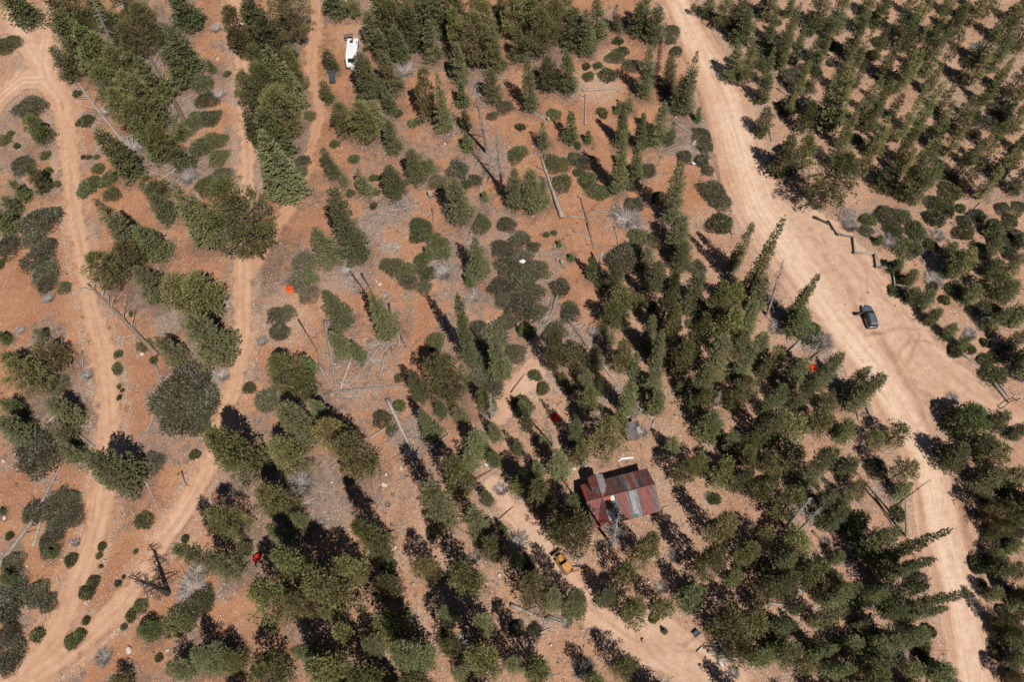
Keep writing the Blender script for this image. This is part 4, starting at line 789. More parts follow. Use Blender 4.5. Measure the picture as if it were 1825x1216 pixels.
def grid_mesh(name, sel):
    f = FC[sel]; used = np.unique(f); mp = np.full(nx * ny, -1); mp[used] = np.arange(len(used)); f = mp[f]
    me = bpy.data.meshes.new(name); me.vertices.add(len(used)); me.loops.add(f.size); me.polygons.add(len(f))
    me.vertices.foreach_set('co', np.stack([X[used], Y[used], Z[used]], 1).ravel().astype(np.float32))
    me.loops.foreach_set('vertex_index', f.ravel().astype(np.int32))
    me.polygons.foreach_set('loop_start', np.arange(0, f.size, 4, dtype=np.int32)); me.polygons.foreach_set('use_smooth', np.ones(len(f), bool))
    me.update(calc_edges=True); me.validate()
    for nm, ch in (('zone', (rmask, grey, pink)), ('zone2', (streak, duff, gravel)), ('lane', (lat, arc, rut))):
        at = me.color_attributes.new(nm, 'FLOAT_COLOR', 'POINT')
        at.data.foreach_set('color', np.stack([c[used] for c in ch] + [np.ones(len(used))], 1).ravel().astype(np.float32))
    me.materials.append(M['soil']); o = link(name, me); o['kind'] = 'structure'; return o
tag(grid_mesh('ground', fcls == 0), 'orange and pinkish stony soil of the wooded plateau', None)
tag(grid_mesh('dirt_road', fcls == 1), 'wide pale graded dirt road with its trodden turnout', None)
tag(grid_mesh('dirt_track', fcls == 2), 'narrow pale dirt tracks winding between the trees', None)
# ------------------------------------------------------------------ plant the trees
random.seed(33)
def tree(B, h, wm, k, big, lean, mid):
    L = PROTO[k]; cr = min(range(len(L)), key=lambda i: abs(math.log(h / L[i][2])) + 1.1 * abs(math.log(wm / 2 / L[i][3])) + R_(0, .55))
    cme, tme, Hn, Rn = L[cr]
    name, desc, noun = NAMES[k]
    root = empty(name, B)
    up = Vector((lean.x, lean.y, h)).normalized(); q = Vector((0, 0, 1)).rotation_difference(up)
    root.rotation_mode = 'QUATERNION'; root.rotation_quaternion = q @ Quaternion((0, 0, 1), R_(0, 6.283))
    sx = wm / 2 / (Rn + .12); root.scale = (sx * R_(.92, 1.08), sx * R_(.92, 1.08), h / Hn)
    link('crown', cme, root)
    if tme: link('trunk', tme, root)
    size = ('low ' if h < 5 else 'mid-height ' if h < 10 else 'tall ' if h < 17 else 'very tall ') if k not in 'yg' else ''
    if k in 'fpd' and wm > 6: size = 'big wide-crowned ' if h < 15 else 'huge wide-crowned '
    gname = {'f': 'grey-green firs', 's': 'spire-shaped firs', 'p': 'olive-green pines', 'd': 'dark spruces', 'y': 'young conifers', 'o': 'ochre pines', 'g': 'bright bushy trees', 'b': 'dead brown firs', 'q': 'thin-crowned pines', 'c': 'slender olive pines', 'w': 'ragged olive pines'}[k]
    reg(root, Vector(B) + up * h * .5, 'conifer' if k != 'g' else 'tree', size + desc, noun, gname + ' on the plateau')
    return root
for rec in PLACED: tree(*rec)
# ------------------------------------------------------------------ shrubs
random.seed(44)
for tile, txt in SHRUBS.items():
    for rec in txt.replace('\n', ';').split(';'):
        x, y, r, k = rec.split(); px, py = T(tile, float(x), float(y)); r = float(r) * K
        p = P(px, py); s = ppm(p); rm = r / s * 1.12
        p = P(px, py, .25 * rm)
        p.z = hz(p.x, p.y) - .04
        kk = k
        if k in 'SML': kk = 'S' if rm < 1.15 else 'M' if rm < 2.4 else 'L'
        if k == 'D' and rm < 1.2: kk = 'S'
        me, rn = random.choice(SH[kk]); nm = 'dead_shrub' if k == 'X' else 'shrub'
        o = link(nm, me); o.location = p; o.rotation_euler = (0, 0, R_(0, 6.28)); q = rm / rn
        o.scale = (q * R_(.9, 1.15), q * R_(.9, 1.15), min(1.25, q ** .5) * R_(.85, 1.15))
        sz = 'tiny ' if rm < .8 else 'small ' if rm < 1.5 else 'mid-sized ' if rm < 3 else 'large ' if rm < 5.5 else 'huge '
        d = sz + {'D': 'dark olive-brown spreading shrub', 'X': 'leafless grey dead shrub'}.get(k, 'olive-green rounded shrub')
        reg(o, p, 'shrub' if k != 'X' else 'dead shrub', d, 'shrub', 'leafless grey shrubs' if k == 'X' else 'low shrubs on the open soil')
# ------------------------------------------------------------------ fallen logs, with their branches
random.seed(55)
def log_thing(tile, pts, r, mat, desc, nb, lift=0.):
    r *= 1.65 if mat == 'deadwood' else 1.35
    W = [P(*T(tile, *p)) for p in pts]
    # resample so the trunk follows the ground
    Q = []
    for a, b in zip(W[:-1], W[1:]):
        n = max(2, int((b - a).length / 1.2))
        for i in range(n): Q.append(a.lerp(b, i / n))
    Q.append(W[-1]); n = len(Q); o = Q[0].copy()
    zs = [hz(q.x, q.y) for q in Q]; line = [zs[0] + (zs[-1] - zs[0]) * i / (n - 1) for i in range(n)]
    up = max(0, max(z - l for z, l in zip(zs, line)) * .6)
    R = [r * (1 - .62 * i / (n - 1)) * R_(.93, 1.07) for i in range(n)]
    V = [Vector((q.x + R_(-.05, .05), q.y + R_(-.05, .05), max(l + up, z - .3 * r) + R[i] * .75 + lift)) for i, (q, z, l) in enumerate(zip(Q, zs, line))]
    V = [v - o for v in V]
    mb = MB(); mb.path(V, R, 8 if r > .18 else 6)
    name = 'fallen_tree' if nb >= 8 else 'fallen_log' if r > .11 else 'fallen_branch'
    t = mb.build(name, M[mat], None, True, False); t.location = o
    ax = (V[-1] - V[0]).normalized(); side = ax.cross(Vector((0, 0, 1))).normalized()
    for k in range(nb):
        i = int((.25 + .72 * (k + R_(0, 1)) / nb) * (n - 1)); i = min(i, n - 2); f = R_(0, 1)
        a = V[i].lerp(V[i + 1], f); L = (R_(1., 2.6) if nb >= 8 else R_(.5, 1.4)) * min(1.3, r / .2 + .3)
        d = (side * random.choice((-1, 1)) * R_(.5, 1) + ax * R_(.2, .8) + Vector((0, 0, R_(-.05, .6)))).normalized()
        b = MB(); m = a + d * L * .5 + Vector((0, 0, .05)); e = a + d * L + ax * L * .2 - Vector((0, 0, .12 * L)); rr = max(.02, .26 * r) * R_(.6, 1.1)
        b.path([a, m, e], [rr, rr * .7, .012], 5, False)
        for _ in range(4 if nb >= 8 else 2):
            c = m.lerp(e, R_(-.5, 1)); b.path([c, c + (d + rvec() * .8) * L * R_(.2, .4)], [rr * .4, .008], 4, False)
        b.build('branch', M[mat] if mat != 'brownlog' else M['twig'], t, True, False)
    reg(t, o + V[n // 2], {'fallen_tree': 'fallen tree', 'fallen_log': 'fallen log', 'fallen_branch': 'fallen pole'}[name], desc, 'log', 'dead wood lying on the ground')
    return t
for L in LOGS: log_thing(*L)
random.seed(56)
for cx_, cy_, rr_, nn in ((720,400,70,9),(620,660,70,8),(700,480,50,6),(1010,590,50,6),(1090,390,60,8),(750,790,50,6),(1060,730,40,5),(300,280,50,5),(870,310,40,4),(1490,620,40,5),(960,330,50,5),(1180,260,40,4),(540,890,40,4),(1700,420,70,6),(940,1060,40,4),(60,780,50,4),(1420,1010,40,4),(690,600,50,4)):
    for _ in range(nn):
        a_ = R_(0, 6.28); q_ = rr_ * math.sqrt(R_(0, 1)); x_, y_ = cx_ + q_ * math.cos(a_), cy_ + q_ * math.sin(a_); th = R_(0, 3.14); Lp = R_(10, 30)
        dx, dy = math.cos(th) * Lp, math.sin(th) * Lp * .8; bend = R_(-3, 3); g0 = P0(x_, y_); rq = road_fields(np.array([g0[0]]), np.array([g0[1]]))
        if any(rq[k_][0][0] < 2.0 for k_ in ('main', 'turnout', 'track', 'pale')): continue
        log_thing(1, [((x_ - dx) / K, (y_ - dy) / K), ((x_ + bend) / K, (y_ + bend) / K), ((x_ + dx) / K, (y_ + dy) / K)], R_(.055, .13), random.choice(('deadwood', 'deadwood', 'deadwood', 'brownlog')), random.choice(('thin bleached pole', 'thin grey crooked pole', 'short grey dead branch', 'slender fallen stem')) , random.choice((0, 1, 2, 3)))
# ------------------------------------------------------------------ standing dead trees
for j, (tile, bx, by, tx, ty, w, desc) in enumerate(SNAGS):
    B = P(*T(tile, bx, by)); tx, ty = T(tile, tx, ty); best = (1e9, 2.)
    for h in np.arange(2., 24., .5):
        q = J(B + Vector((0, 0, h))); e = math.hypot(q[0] - tx, q[1] - ty)
        if e < best[0]: best = (e, h)
    h = best[1]; Tp = Vector(P0(tx, ty, B.z + h)); lean = Vector((Tp.x - B.x, Tp.y - B.y, 0))
    if lean.length > .28 * h: lean *= .28 * h / lean.length
    wm = w * K / ppm(B); random.seed(70 + j)
    crown, tr = sparse_snag(12, 870 + j, 26 if w < 40 else 60, .25 if j else .45, .16); q = max(.5, wm / 2 / 1.7)
    root = empty('dead_tree', B); root.rotation_mode = 'QUATERNION'
    root.rotation_quaternion = Vector((0, 0, 1)).rotation_difference(Vector((lean.x, lean.y, h)).normalized())
    if j == 3: q *= 1.7
    root.scale = (q, q, h / 12)
    dk = j in (3, 11)
    link('crown', crown.mesh('crown', M['darkwood' if dk else 'twig']), root); link('trunk', tr.mesh('trunk', M['darkwood' if dk else 'deadwood']), root)
    reg(root, B + Vector((lean.x, lean.y, h)) * .5, 'dead tree', desc, 'dead tree', 'standing dead trees')
# a bare bleached pole standing at the edge of the wide road
B = P(*T(12, 742, 450)); mb = MB(); q_ = Vector(P0(*T(12, 738, 238), B.z + 8.)) - B; mb.path([(0, 0, -.2), q_ * .35 + Vector((.05, 0, 0)), q_ * .7, q_], [.20, .18, .14, .08], 8)
t = mb.build('bare_pole', M['deadwood'], None, True, False); t.location = B
tag(t, 'bare bleached tree pole standing upright beside the wide road', 'dead tree')
# ------------------------------------------------------------------ boulders and stumps
random.seed(66)
def boulder(tile, x, y, r, mat='rock', desc='pale boulder'):
    p = P(*T(tile, x, y)); rm = max(.25, r * K / ppm(p)); b = bmesh.new(); bmesh.ops.create_icosphere(b, subdivisions=3, radius=1)
    s = random.randint(0, 999); ax = [(rvec(), R_(.55, .9)) for _ in range(9)]
    for v in b.verts:
        for n, d in ax:
            k = v.co.dot(n)
            if k > d: v.co -= n * (k - d) * .85
        v.co *= 1 + .10 * math.sin(3.1 * v.co.x + s) * math.sin(2.7 * v.co.y + 2 * s)
        v.co = Vector((v.co.x * rm * 1.1, v.co.y * rm * .85, v.co.z * rm * .65))
    me = bpy.data.meshes.new('boulder'); b.to_mesh(me); b.free(); me.materials.append(M[mat]); o = link('boulder', me)
    o.location = p + Vector((0, 0, rm * .2)); o.rotation_euler = (0, 0, R_(0, 6)); reg(o, p, 'boulder', desc, 'rock', 'loose boulders')
M['paleboulder'] = plain('pale_stone', (.56,.47,.39), .25, 2.5, .9, .1, bump=.4)
for q in [(11,1110,1118,19),(9,683,1048,20),(4,45,145,17),(1,950,145,10),(1,1150,312,9),(1,835,968,10),(5,750,688,12),(12,170,735,16),(6,660,317,11),(10,683,175,18),(10,770,85,14),(9,20,50,13),(9,25,350,14),(6,640,300,8),(10,610,650,10),(10,1290,650,12),(11,330,90,9),(8,505,1165,18),(8,520,1170,12),(12,400,180,12),(9,145,605,8),(9,885,1050,10),(11,700,720,10),(11,730,690,9)]:
    boulder(*q, 'paleboulder', random.choice(('pale limestone boulder', 'whitish angular boulder', 'weathered pale rock')))
M['stump'] = plain('cut_wood', (.42,.30,.20), .3, 8, .9, .1)
def stump(tile, x, y, r, h, tilt=0.):
    p = P(*T(tile, x, y)); mb = MB(); mb.path([(0, 0, -.1), (0, 0, h * .3), (.03, .02, h)], [r * 1.4, r * 1.05, r], 12)
    o = mb.build('tree_stump', M['deadwood'], None, True); o.location = p; o.rotation_euler = (tilt, tilt * .6, R_(0, 6))
    m2 = MB(); m2.path([(.03, .02, h + .002), (.03, .02, h + .03)], [r * .93, r * .9], 12); m2.build('cut_face', M['stump'], o)
    reg(o, p, 'stump', 'weathered grey tree stump', 'tree stump', 'tree stumps')
for q in [(2,925,1040,.35,1.6),(7,272,205,.30,.8),(7,245,190,.2,.5),(6,1160,375,.3,.7),(6,405,905,.3,.4),(12,560,870,.3,.5),(11,700,1000,.25,.4),(3,200,640,.25,1.0)]: stump(*q)
o = (lambda mb: (mb.path([(0, 0, 0), (.3, .5, 2.2), (.55, 1.0, 4.6)], [.32, .27, .22], 10), mb.build('leaning_stub', M['deadwood'], None, True))[1])(MB()); o.location = P(*T(7, 462, 235))
tag(o, 'thick broken grey trunk stub leaning beside a wide round shrub', 'dead tree')
# ------------------------------------------------------------------ brush piles
random.seed(77)
def brush_pile(tile, x, y, r, n, desc, mat='deadwood'):
    p = P(*T(tile, x, y)); rm = r * K / ppm(p); mb = MB()
    for i in range(n):
        a = R_(0, 6.28); q = math.sqrt(R_(0, 1)) * rm * .8; c = Vector((math.cos(a) * q, math.sin(a) * q, .08 + R_(0, .7) * (1 - q / rm)))
        d = Vector((R_(-1, 1), R_(-1, 1), R_(-.15, .15))).normalized(); L = R_(.5, 1.3)
        mb.path([c - d * L, c + rvec() * .06, c + d * L], [R_(.03, .08), R_(.025, .06), .02], 5)
    o = mb.build('brush_pile', M[mat], None, False, False); o.location = p; reg(o, p, 'brush pile', desc, 'brush pile', 'heaps of cut branches')
for q in [(12,475,500,65,90,'heap of bleached cut branches'),(7,190,520,60,60,'loose heap of pale branches'),(3,560,1130,50,50,'tangle of grey branches'),(2,790,1090,70,60,'spread of grey branches'),(4,430,1140,60,60,'heap of bleached sticks'),(6,700,120,60,50,'spread of pale twigs'),(12,115,460,50,50,'heap of sawn sticks'),(8,230,640,55,50,'grey slash heap'),(11,1110,1065,55,40,'litter of sticks on the log heap'),(7,650,990,40,40,'scatter of boards-like sticks'),(10,30,700,30,20,'small stick heap'),(11,50,470,50,40,'grey slash heap')]: brush_pile(*q)

# flat tangles of thin bleached branches left by felling
for x_, y_, r_, n_ in ((715,395,62,70),(640,665,70,80),(700,470,45,50),(615,500,40,40),(800,480,36,40),(1105,385,50,60),(1000,590,45,50),(745,800,52,60),(880,300,34,40),(1225,270,34,36),(1060,740,40,40),(690,620,40,40),(560,905,36,36),(1590,880,30,30),(310,285,36,40),(170,210,40,50),(240,90,36,40),(1650,440,40,40)):
    p = P(x_, y_); rm = r_ / ppm(p); mb = MB()
    for i in range(n_):
        q_ = math.sqrt(R_(0, 1)) * rm * .85; a_ = R_(0, 6.28); x, y = math.cos(a_) * q_, math.sin(a_) * q_ * .8; th = R_(-.9, .9) + .6; Lh = R_(.6, 1.9)
        g = hz(p.x + x, p.y + y) - p.z; d = Vector((math.cos(th) * Lh, math.sin(th) * Lh, R_(-.02, .12))); m_ = Vector((x, y, g + .08))
        mb.path([m_ - d, m_ + rvec() * .12, m_ + d], [R_(.03, .065), R_(.025, .05), .012], 4)
    o = mb.build('branch_tangle', M['deadwood'], None, False, False); o.location = p; reg(o, p, 'branch tangle', random.choice(('flat tangle of thin bleached branches', 'spread of thin grey felled branches')), 'dead branches', 'tangles of felled branches')
# ------------------------------------------------------------------ man-made things
def sheet(name, col, rough=.6, metal=.0, var=.38, streak=True):
    m, nt = new_mat(name); g = NT(nt); tc = g.n('ShaderNodeTexCoord'); mp = g.n('ShaderNodeMapping'); mp.inputs['Scale'].default_value = (5, .9, .9); g.link(tc.outputs['Object'], mp.inputs[0])
    nz = g.noise(mp.outputs[0], 1.2, 4, .65); n2 = g.noise(tc.outputs['Object'], 2.2, 4, .7)
    c = g.mix(g.ramp(nz, .35, .65), tuple(x * (1 + var) for x in col), tuple(x * (1 - var) for x in col))
    c = g.mix(g.math('MULTIPLY', g.ramp(n2, .48, .68), .62), c, (.17,.075,.055))
    g.out(g.principled(c, rough, .35, metal)); return m
RM_ = {'r': sheet('rust_red_sheet', (.225,.064,.055)), 'b': sheet('brown_red_sheet', (.165,.080,.070)), 'g': sheet('grey_brown_sheet', (.145,.115,.115)), 's': sheet('silver_sheet', (.30,.305,.31), .45, .15, .2),
       'w': sheet('white_sheet', (.62,.61,.58), .5, 0, .1), 't': sheet('teal_sheet', (.040,.14,.125)), 'o': sheet('orange_rust_sheet', (.36,.065,.028)), 'k': sheet('dark_grey_sheet', (.085,.075,.078)), 'l': sheet('pale_grey_sheet', (.21,.20,.195))}
RK = list(RM_); RML = [RM_[k] for k in RK]
M['plank'] = plain('weathered_planks', (.23,.165,.125), .3, 6, .9, .1, stretch=(.6, .6, 6))
M['glassdark'] = plain('dark_window', (.02,.025,.03), .1, 1, .12, .5)
M['whitepaint'] = plain('white_paint', (.80,.80,.78), .04, 1.5, .4, .4)
M['offwhite'] = plain('off_white_paint', (.62,.61,.58), .1, 1.5, .5, .3)
M['black'] = plain('black_rubber', (.022,.021,.02), .2, 5, .7, .2)
M['steel'] = plain('steel', (.25,.25,.26), .2, 5, .4, .5, .6)
def roof_panel(mb, u0, u1, va, za, vb, zb, key, dz=0., axis='u'):
    """one corrugated sheet running down the slope from (va,za) to (vb,zb)"""
    n = max(4, int(abs(u1 - u0) / .15) * 2); top = []; bot = []
    for i in range(n + 1):
        u = u0 + (u1 - u0) * i / n; c = (.022 if i % 2 else 0.) + dz
        A = (u, va, za + c); B = (u, vb, zb + c)
        if axis == 'v': A = (va, u, za + c); B = (vb, u, zb + c)
        top.append(A); bot.append(B)
    for i in range(n): mb.add([top[i], top[i + 1], bot[i + 1], bot[i]], [(0, 1, 2, 3)], RK.index(key))
def gable_shell(mb, u0, u1, vs, ve, z0, ze_s, ze_n, zr, vr, axis='u'):
    """walls with two gables as one closed prism, below the roof deck"""
    prof = [(vs, z0), (ve, z0), (ve, ze_n), (vr, zr), (vs, ze_s)]
    f = (lambda u, v, z: (u, v, z)) if axis == 'u' else (lambda u, v, z: (v, u, z))
    mb.loft([[f(u, v, z) for v, z in prof] for u in (u0, u1)])
def deck(mb, u0, u1, va, za, vb, zb, t=.09, axis='u'):
    f = (lambda u, v, z: (u, v, z)) if axis == 'u' else (lambda u, v, z: (v, u, z))
    vs = [f(u, v, z + d) for d in (-t, 0) for (u, v, z) in ((u0, va, za), (u1, va, za), (u1, vb, zb), (u0, vb, zb))]
    mb.add(vs, [(0, 3, 2, 1), (4, 5, 6, 7), (0, 1, 5, 4), (1, 2, 6, 5), (2, 3, 7, 6), (3, 0, 4, 7)])
random.seed(5)
gz = hz(11.65, 27.95)
cab = empty('cabin', (11.65, 27.95, gz), math.radians(14.8))
tag(cab, 'old cabin with a patched red corrugated metal roof and cross gable', 'cabin')
w = MB(); gable_shell(w, -5.35, 5.1, -3.45, 2.85, -.3, 2.72, 2.72, 4.42, 0.); gable_shell(w, -3.45, 3.5, -4.1, -2.1, -.3, 3.3, 3.3, 4.45, -3.1, 'v')
w.build('wall', M['plank'], cab)
rd = MB()
deck(rd, -5.68, 5.45, 0, 4.56, -3.85, 2.50); deck(rd, -5.72, 5.42, .002, 4.555, 3.2, 2.48)
deck(rd, -3.75, 3.85, -3.1, 4.70, -4.32, 3.38, .09, 'v'); deck(rd, -3.72, 3.82, -3.098, 4.695, -1.88, 3.38, .09, 'v')
M['deck'] = plain('roof_boards', (.20,.15,.12), .3, 5, .9, .1)
roof = rd.build('roof', M['deck'], cab)
rp = MB()
def strip(u0, keys, va, za, vb, zb, wd=.615, u_end=None):
    u = u0
    for k in keys:
        dz = .012 + R_(.0, .02); parts = k.split('/')
        for i, c in enumerate(parts):
            if ':' in c: c, fr = c.split(':'); fr = float(fr)
            else: fr = (i + 1) / len(parts)
            a = 0 if i == 0 else lastf
            ga = lambda t: (va + (vb - va) * t, za + (zb - za) * t)
            (v0, z0), (v1, z1) = ga(a), ga(fr + .02 if fr < 1 else fr); lastf = fr
            roof_panel(rp, u, u + wd - .004, v0, z0, v1, z1, c, dz + .006 * (len(parts) - i))
        u += wd
strip(-5.66, ['b', 'r'], -.03, 4.57, -3.87, 2.51, .66)
strip(-4.34, ['r', 'b'], -.03, 4.57, -3.87, 2.51, .62)
strip(-3.10, ['o', 'o'], -.03, 4.57, -3.87, 2.51, .60)
strip(-1.90, ['w:.18/t:1', 'b', 'b', 'r', 'g', 's:.85/t:1', 'l', 'b', 'r', 'r', 'b', 'g'], -.03, 4.57, -3.87, 2.51, .612)
strip(-5.70, ['o', 'b', 'r', 'b', 'r', 'r'], .03, 4.565, 3.22, 2.49, .64)
strip(-1.86, ['b', 'b', 'b', 'k', 'g', 's:.3/l:1', 'o', 'l', 'k:.5/r:1', 'b', 'r:.45/b:1', 'b'], .03, 4.565, 3.22, 2.49, .607)
# cross gable sheets (run east and west from a north-south ridge)
def cstrip(v0, keys, ua, za, ub, zb, wd):
    v = v0
    for k in keys:
        roof_panel(rp, v, v + wd - .004, ua, za, ub, zb, k, .012 + R_(0, .02), 'v'); v += wd
cstrip(-3.77, ['r', 'r', 'b', 'b', 'g', 'r'], -3.12, 4.71, -4.34, 3.39, .62)
cstrip(.0, ['o', 'g', 'g', 'r', 'r', 'r'], -3.12, 4.71, -4.34, 3.39, .643)
cstrip(-3.74, ['w', 'w', 's', 'o', 'o', 'r'], -3.08, 4.705, -1.86, 3.39, .62)
cstrip(.0, ['o', 's', 's', 's', 's', 's'], -3.08, 4.705, -1.86, 3.39, .64)
rp.build('roof_sheets', RML, roof)
rc = MB(); rc.path([(-5.7, 0, 4.60), (5.47, 0, 4.60)], [.10, .10], 6); rc.build('ridge_cap', RM_['b'], roof)
rc = MB(); rc.path([(-3.1, -3.78, 4.75), (-3.1, 3.88, 4.75)], [.11, .11], 6); rc.build('cross_ridge_cap', RM_['l'], roof)
rc = MB(); rc.path([(-2.9, -.25, 4.72), (-1.7, -1.2, 4.16)], [.03, .03], 5); rc.build('stay_rod', M['offwhite'], roof)
for u in (-.6, 2.6):
    f = MB(); f.box((u, -3.475, 1.45), (.95, .06, .85)); fo = f.build('window', M['offwhite'], cab); g_ = MB(); g_.box((u, -3.512, 1.45), (.8, .03, .7)); g_.build('pane', M['glassdark'], fo)
f = MB(); f.box((1.0, -3.48, 1.0), (.9, .07, 2.0)); fd = f.build('door', M['brownlog'], cab); f = MB(); f.box((1.32, -3.535, 1.0), (.05, .06, .14)); f.build('handle', M['steel'], fd)
f = MB(); f.box((5.125, -.6, 1.5), (.06, .9, .8)); fo = f.build('window', M['offwhite'], cab); g_ = MB(); g_.box((5.163, -.6, 1.5), (.03, .75, .65)); g_.build('pane', M['glassdark'], fo)
# lean boards along the south eave and a chimney pipe
f = MB(); f.path([(-4.2, 1.6, 3.4), (-4.2, 1.6, 4.9)], [.09, .09], 10); f.path([(-4.2, 1.6, 4.9), (-4.2, 1.6, 5.02)], [.14, .12], 10); f.build('stove_pipe', M['steel'], roof)
# small shed
sx, sy = (13.06 + 15.33) / 2, (39.21 + 39.66) / 2
shd = empty('shed', (sx, sy, hz(sx, sy)), math.atan2(.45, 2.27)); tag(shd, 'small shed with a grey and silver sheet-metal gable roof', 'shed')
w = MB(); gable_shell(w, -1.05, 1.1, -1.4, 1.0, -.25, 1.95, 2.0, 2.5, 0.); w.build('wall', M['plank'], shd)
rd = MB(); deck(rd, -1.22, 1.25, 0, 2.58, -1.7, 2.0, .06); deck(rd, -1.20, 1.23, .002, 2.575, 1.2, 2.08, .06); roof = rd.build('roof', M['deck'], shd)
rp = MB(); strip(-1.23, ['g', 'g', 'k', 's:.55/g:1'], -.02, 2.585, -1.72, 2.005, .62); strip(-1.22, ['g', 's', 's', 'g'], .02, 2.58, 1.22, 2.085, .615); rp.build('roof_sheets', RML, roof)
f = MB(); f.box((0, -1.425, .95), (.8, .05, 1.8)); f.build('door', M['brownlog'], shd)
# ---- white camper trailer
def wheel(parent, c, r, wd, axis='x', name='wheel', rim=True):
    d = Vector((1, 0, 0)) if axis == 'x' else Vector((0, 1, 0)); c = Vector(c); m = MB()
    m.path([c - d * wd / 2, c - d * wd * .38, c + d * wd * .38, c + d * wd / 2], [r * .9, r, r, r * .9], 20); o = m.build(name, M['black'], parent)
    if rim: m = MB(); m.path([c - d * (wd / 2 + .012), c + d * (wd / 2 + .012)], [r * .58, r * .58], 16); m.build('rim', M['steel'], o)
    return o
tx, ty = -42.85, 126.2; tr = empty('camper_trailer', (tx, ty, hz(tx, ty)), math.radians(2.))
tag(tr, 'white camper trailer parked nose-down beside a picnic table', 'camper trailer')
prof = [(3.35, .55), (3.40, 2.75), (3.28, 2.92), (-1.9, 2.95), (-2.2, 2.86), (-3.25, 1.75), (-3.45, 1.4), (-3.35, .8), (-3.0, .55)]
m = MB(); m.loft([[(x, y, z) for y, z in prof] for x in (-1.22, 1.22)]); b_ = bevel(m.build('body', M['whitepaint'], tr), .07, 3)
def cbox(par, name, c, s, mat, bw=.02, rot=None): m = MB(); m.box(c, s, 0, rot); o = m.build(name, mat, par); bevel(o, bw) if bw else None; return o
M['charcoal'] = plain('charcoal_plastic', (.05,.05,.052), .2, 4, .5, .4)
cbox(tr, 'roof_hatch', (-.2, 2.25, 3.00), (.75, .8, .10), M['charcoal']); m = MB(); m.path([(-.05, 3.0, 2.93), (-.05, 3.0, 3.06)], [.2, .18], 14); m.build('roof_vent', M['charcoal'], tr)
cbox(tr, 'side_vent', (1.0, 1.9, 2.99), (.22, .62, .09), M['steel']); m = MB(); m.path([(.0, .9, 2.93), (.0, .9, 3.05)], [.06, .06], 8); m.build('vent_pipe', M['charcoal'], tr)
m = MB(); m.path([(-.1, .1, 2.93), (-.1, .1, 3.02)], [.05, .05], 8); m.build('vent_pipe', M['charcoal'], tr)
rot = Matrix.Rotation(math.atan2(1.11, 1.05), 3, 'X')
cbox(tr, 'front_window', (0, -2.76, 2.335), (1.5, .85, .05), M['glassdark'], .02, rot)
for y in (1.9, -.6): cbox(tr, 'side_window', (1.235, y, 2.0), (.05, 1.0, .6), M['glassdark']); cbox(tr, 'side_window', (-1.235, y, 2.0), (.05, .9, .55), M['glassdark'])
d_ = cbox(tr, 'door', (1.24, .75, 1.6), (.05, .72, 1.9), M['offwhite']); cbox(d_, 'handle', (1.285, .48, 1.55), (.05, .1, .05), M['steel'], .01)
cbox(tr, 'awning', (1.30, .6, 2.72), (.14, 4.2, .14), M['steel'], .04); cbox(tr, 'skirt_stripe', (1.231, 0, 1.05), (.02, 6.2, .16), M['steel'], 0)
for x in (-1.05, 1.05):
    for y in (.55, -.35): wheel(tr, (x, y, .34), .34, .24)
m = MB(); m.path([(-.7, -3.0, .55), (0, -4.4, .55)], [.05, .05], 6); m.path([(.7, -3.0, .55), (0, -4.4, .55)], [.05, .05], 6); m.path([(0, -4.35, .05), (0, -4.35, .75)], [.045, .045], 8); m.build('hitch', M['steel'], tr)
for x in (-.17, .17): m = MB(); m.path([(x, -3.75, .6), (x, -3.75, 1.05), (x, -3.75, 1.15)], [.15, .15, .06], 12); m.build('gas_bottle', M['offwhite'], tr)
# ---- picnic table
px_, py_ = -44.95, 133.1; pt = empty('picnic_table', (px_, py_, hz(px_, py_)), math.radians(10)); tag(pt, 'brown wooden picnic table behind the white camper trailer', 'picnic table')
M['tablewood'] = plain('table_wood', (.20,.145,.125), .3, 6, .85, .1)
m = MB(); [m.box((0, y, .75), (2.0, .17, .045)) for y in (-.38, -.19, 0, .19, .38)]; m.build('table_top', M['tablewood'], pt)
for y in (-.85, .85): m = MB(); [m.box((0, y + q, .45), (2.0, .14, .045)) for q in (-.08, .08)]; m.build('bench', M['tablewood'], pt)
for x in (-.7, .7): m = MB(); m.path([(x, -.75, 0), (x, -.25, .72)], [.05, .05], 4); m.path([(x, .75, 0), (x, .25, .72)], [.05, .05], 4); m.path([(x, -.9, .40), (x, .9, .40)], [.04, .04], 4); m.build('leg', M['tablewood'], pt)
# ---- dark slab-topped box by the trailer
bx_, by_ = -47.12, 120.74; M['slate'] = plain('slate_grey_lid', (.065,.075,.088), .12, 1.5, .45, .4)
bo = empty('storage_box', (bx_, by_, hz(bx_, by_)), math.radians(10.)); tag(bo, 'long low dark grey box with a flat lid below the camper trailer', 'storage box')
cbox(bo, 'body', (0, 0, .36), (1.15, 3.4, .72), M['charcoal']); cbox(bo, 'lid', (0, 0, .765), (1.28, 3.55, .085), M['slate']); cbox(bo, 'latch', (.60, 0, .62), (.06, .18, .14), M['steel'], .01)
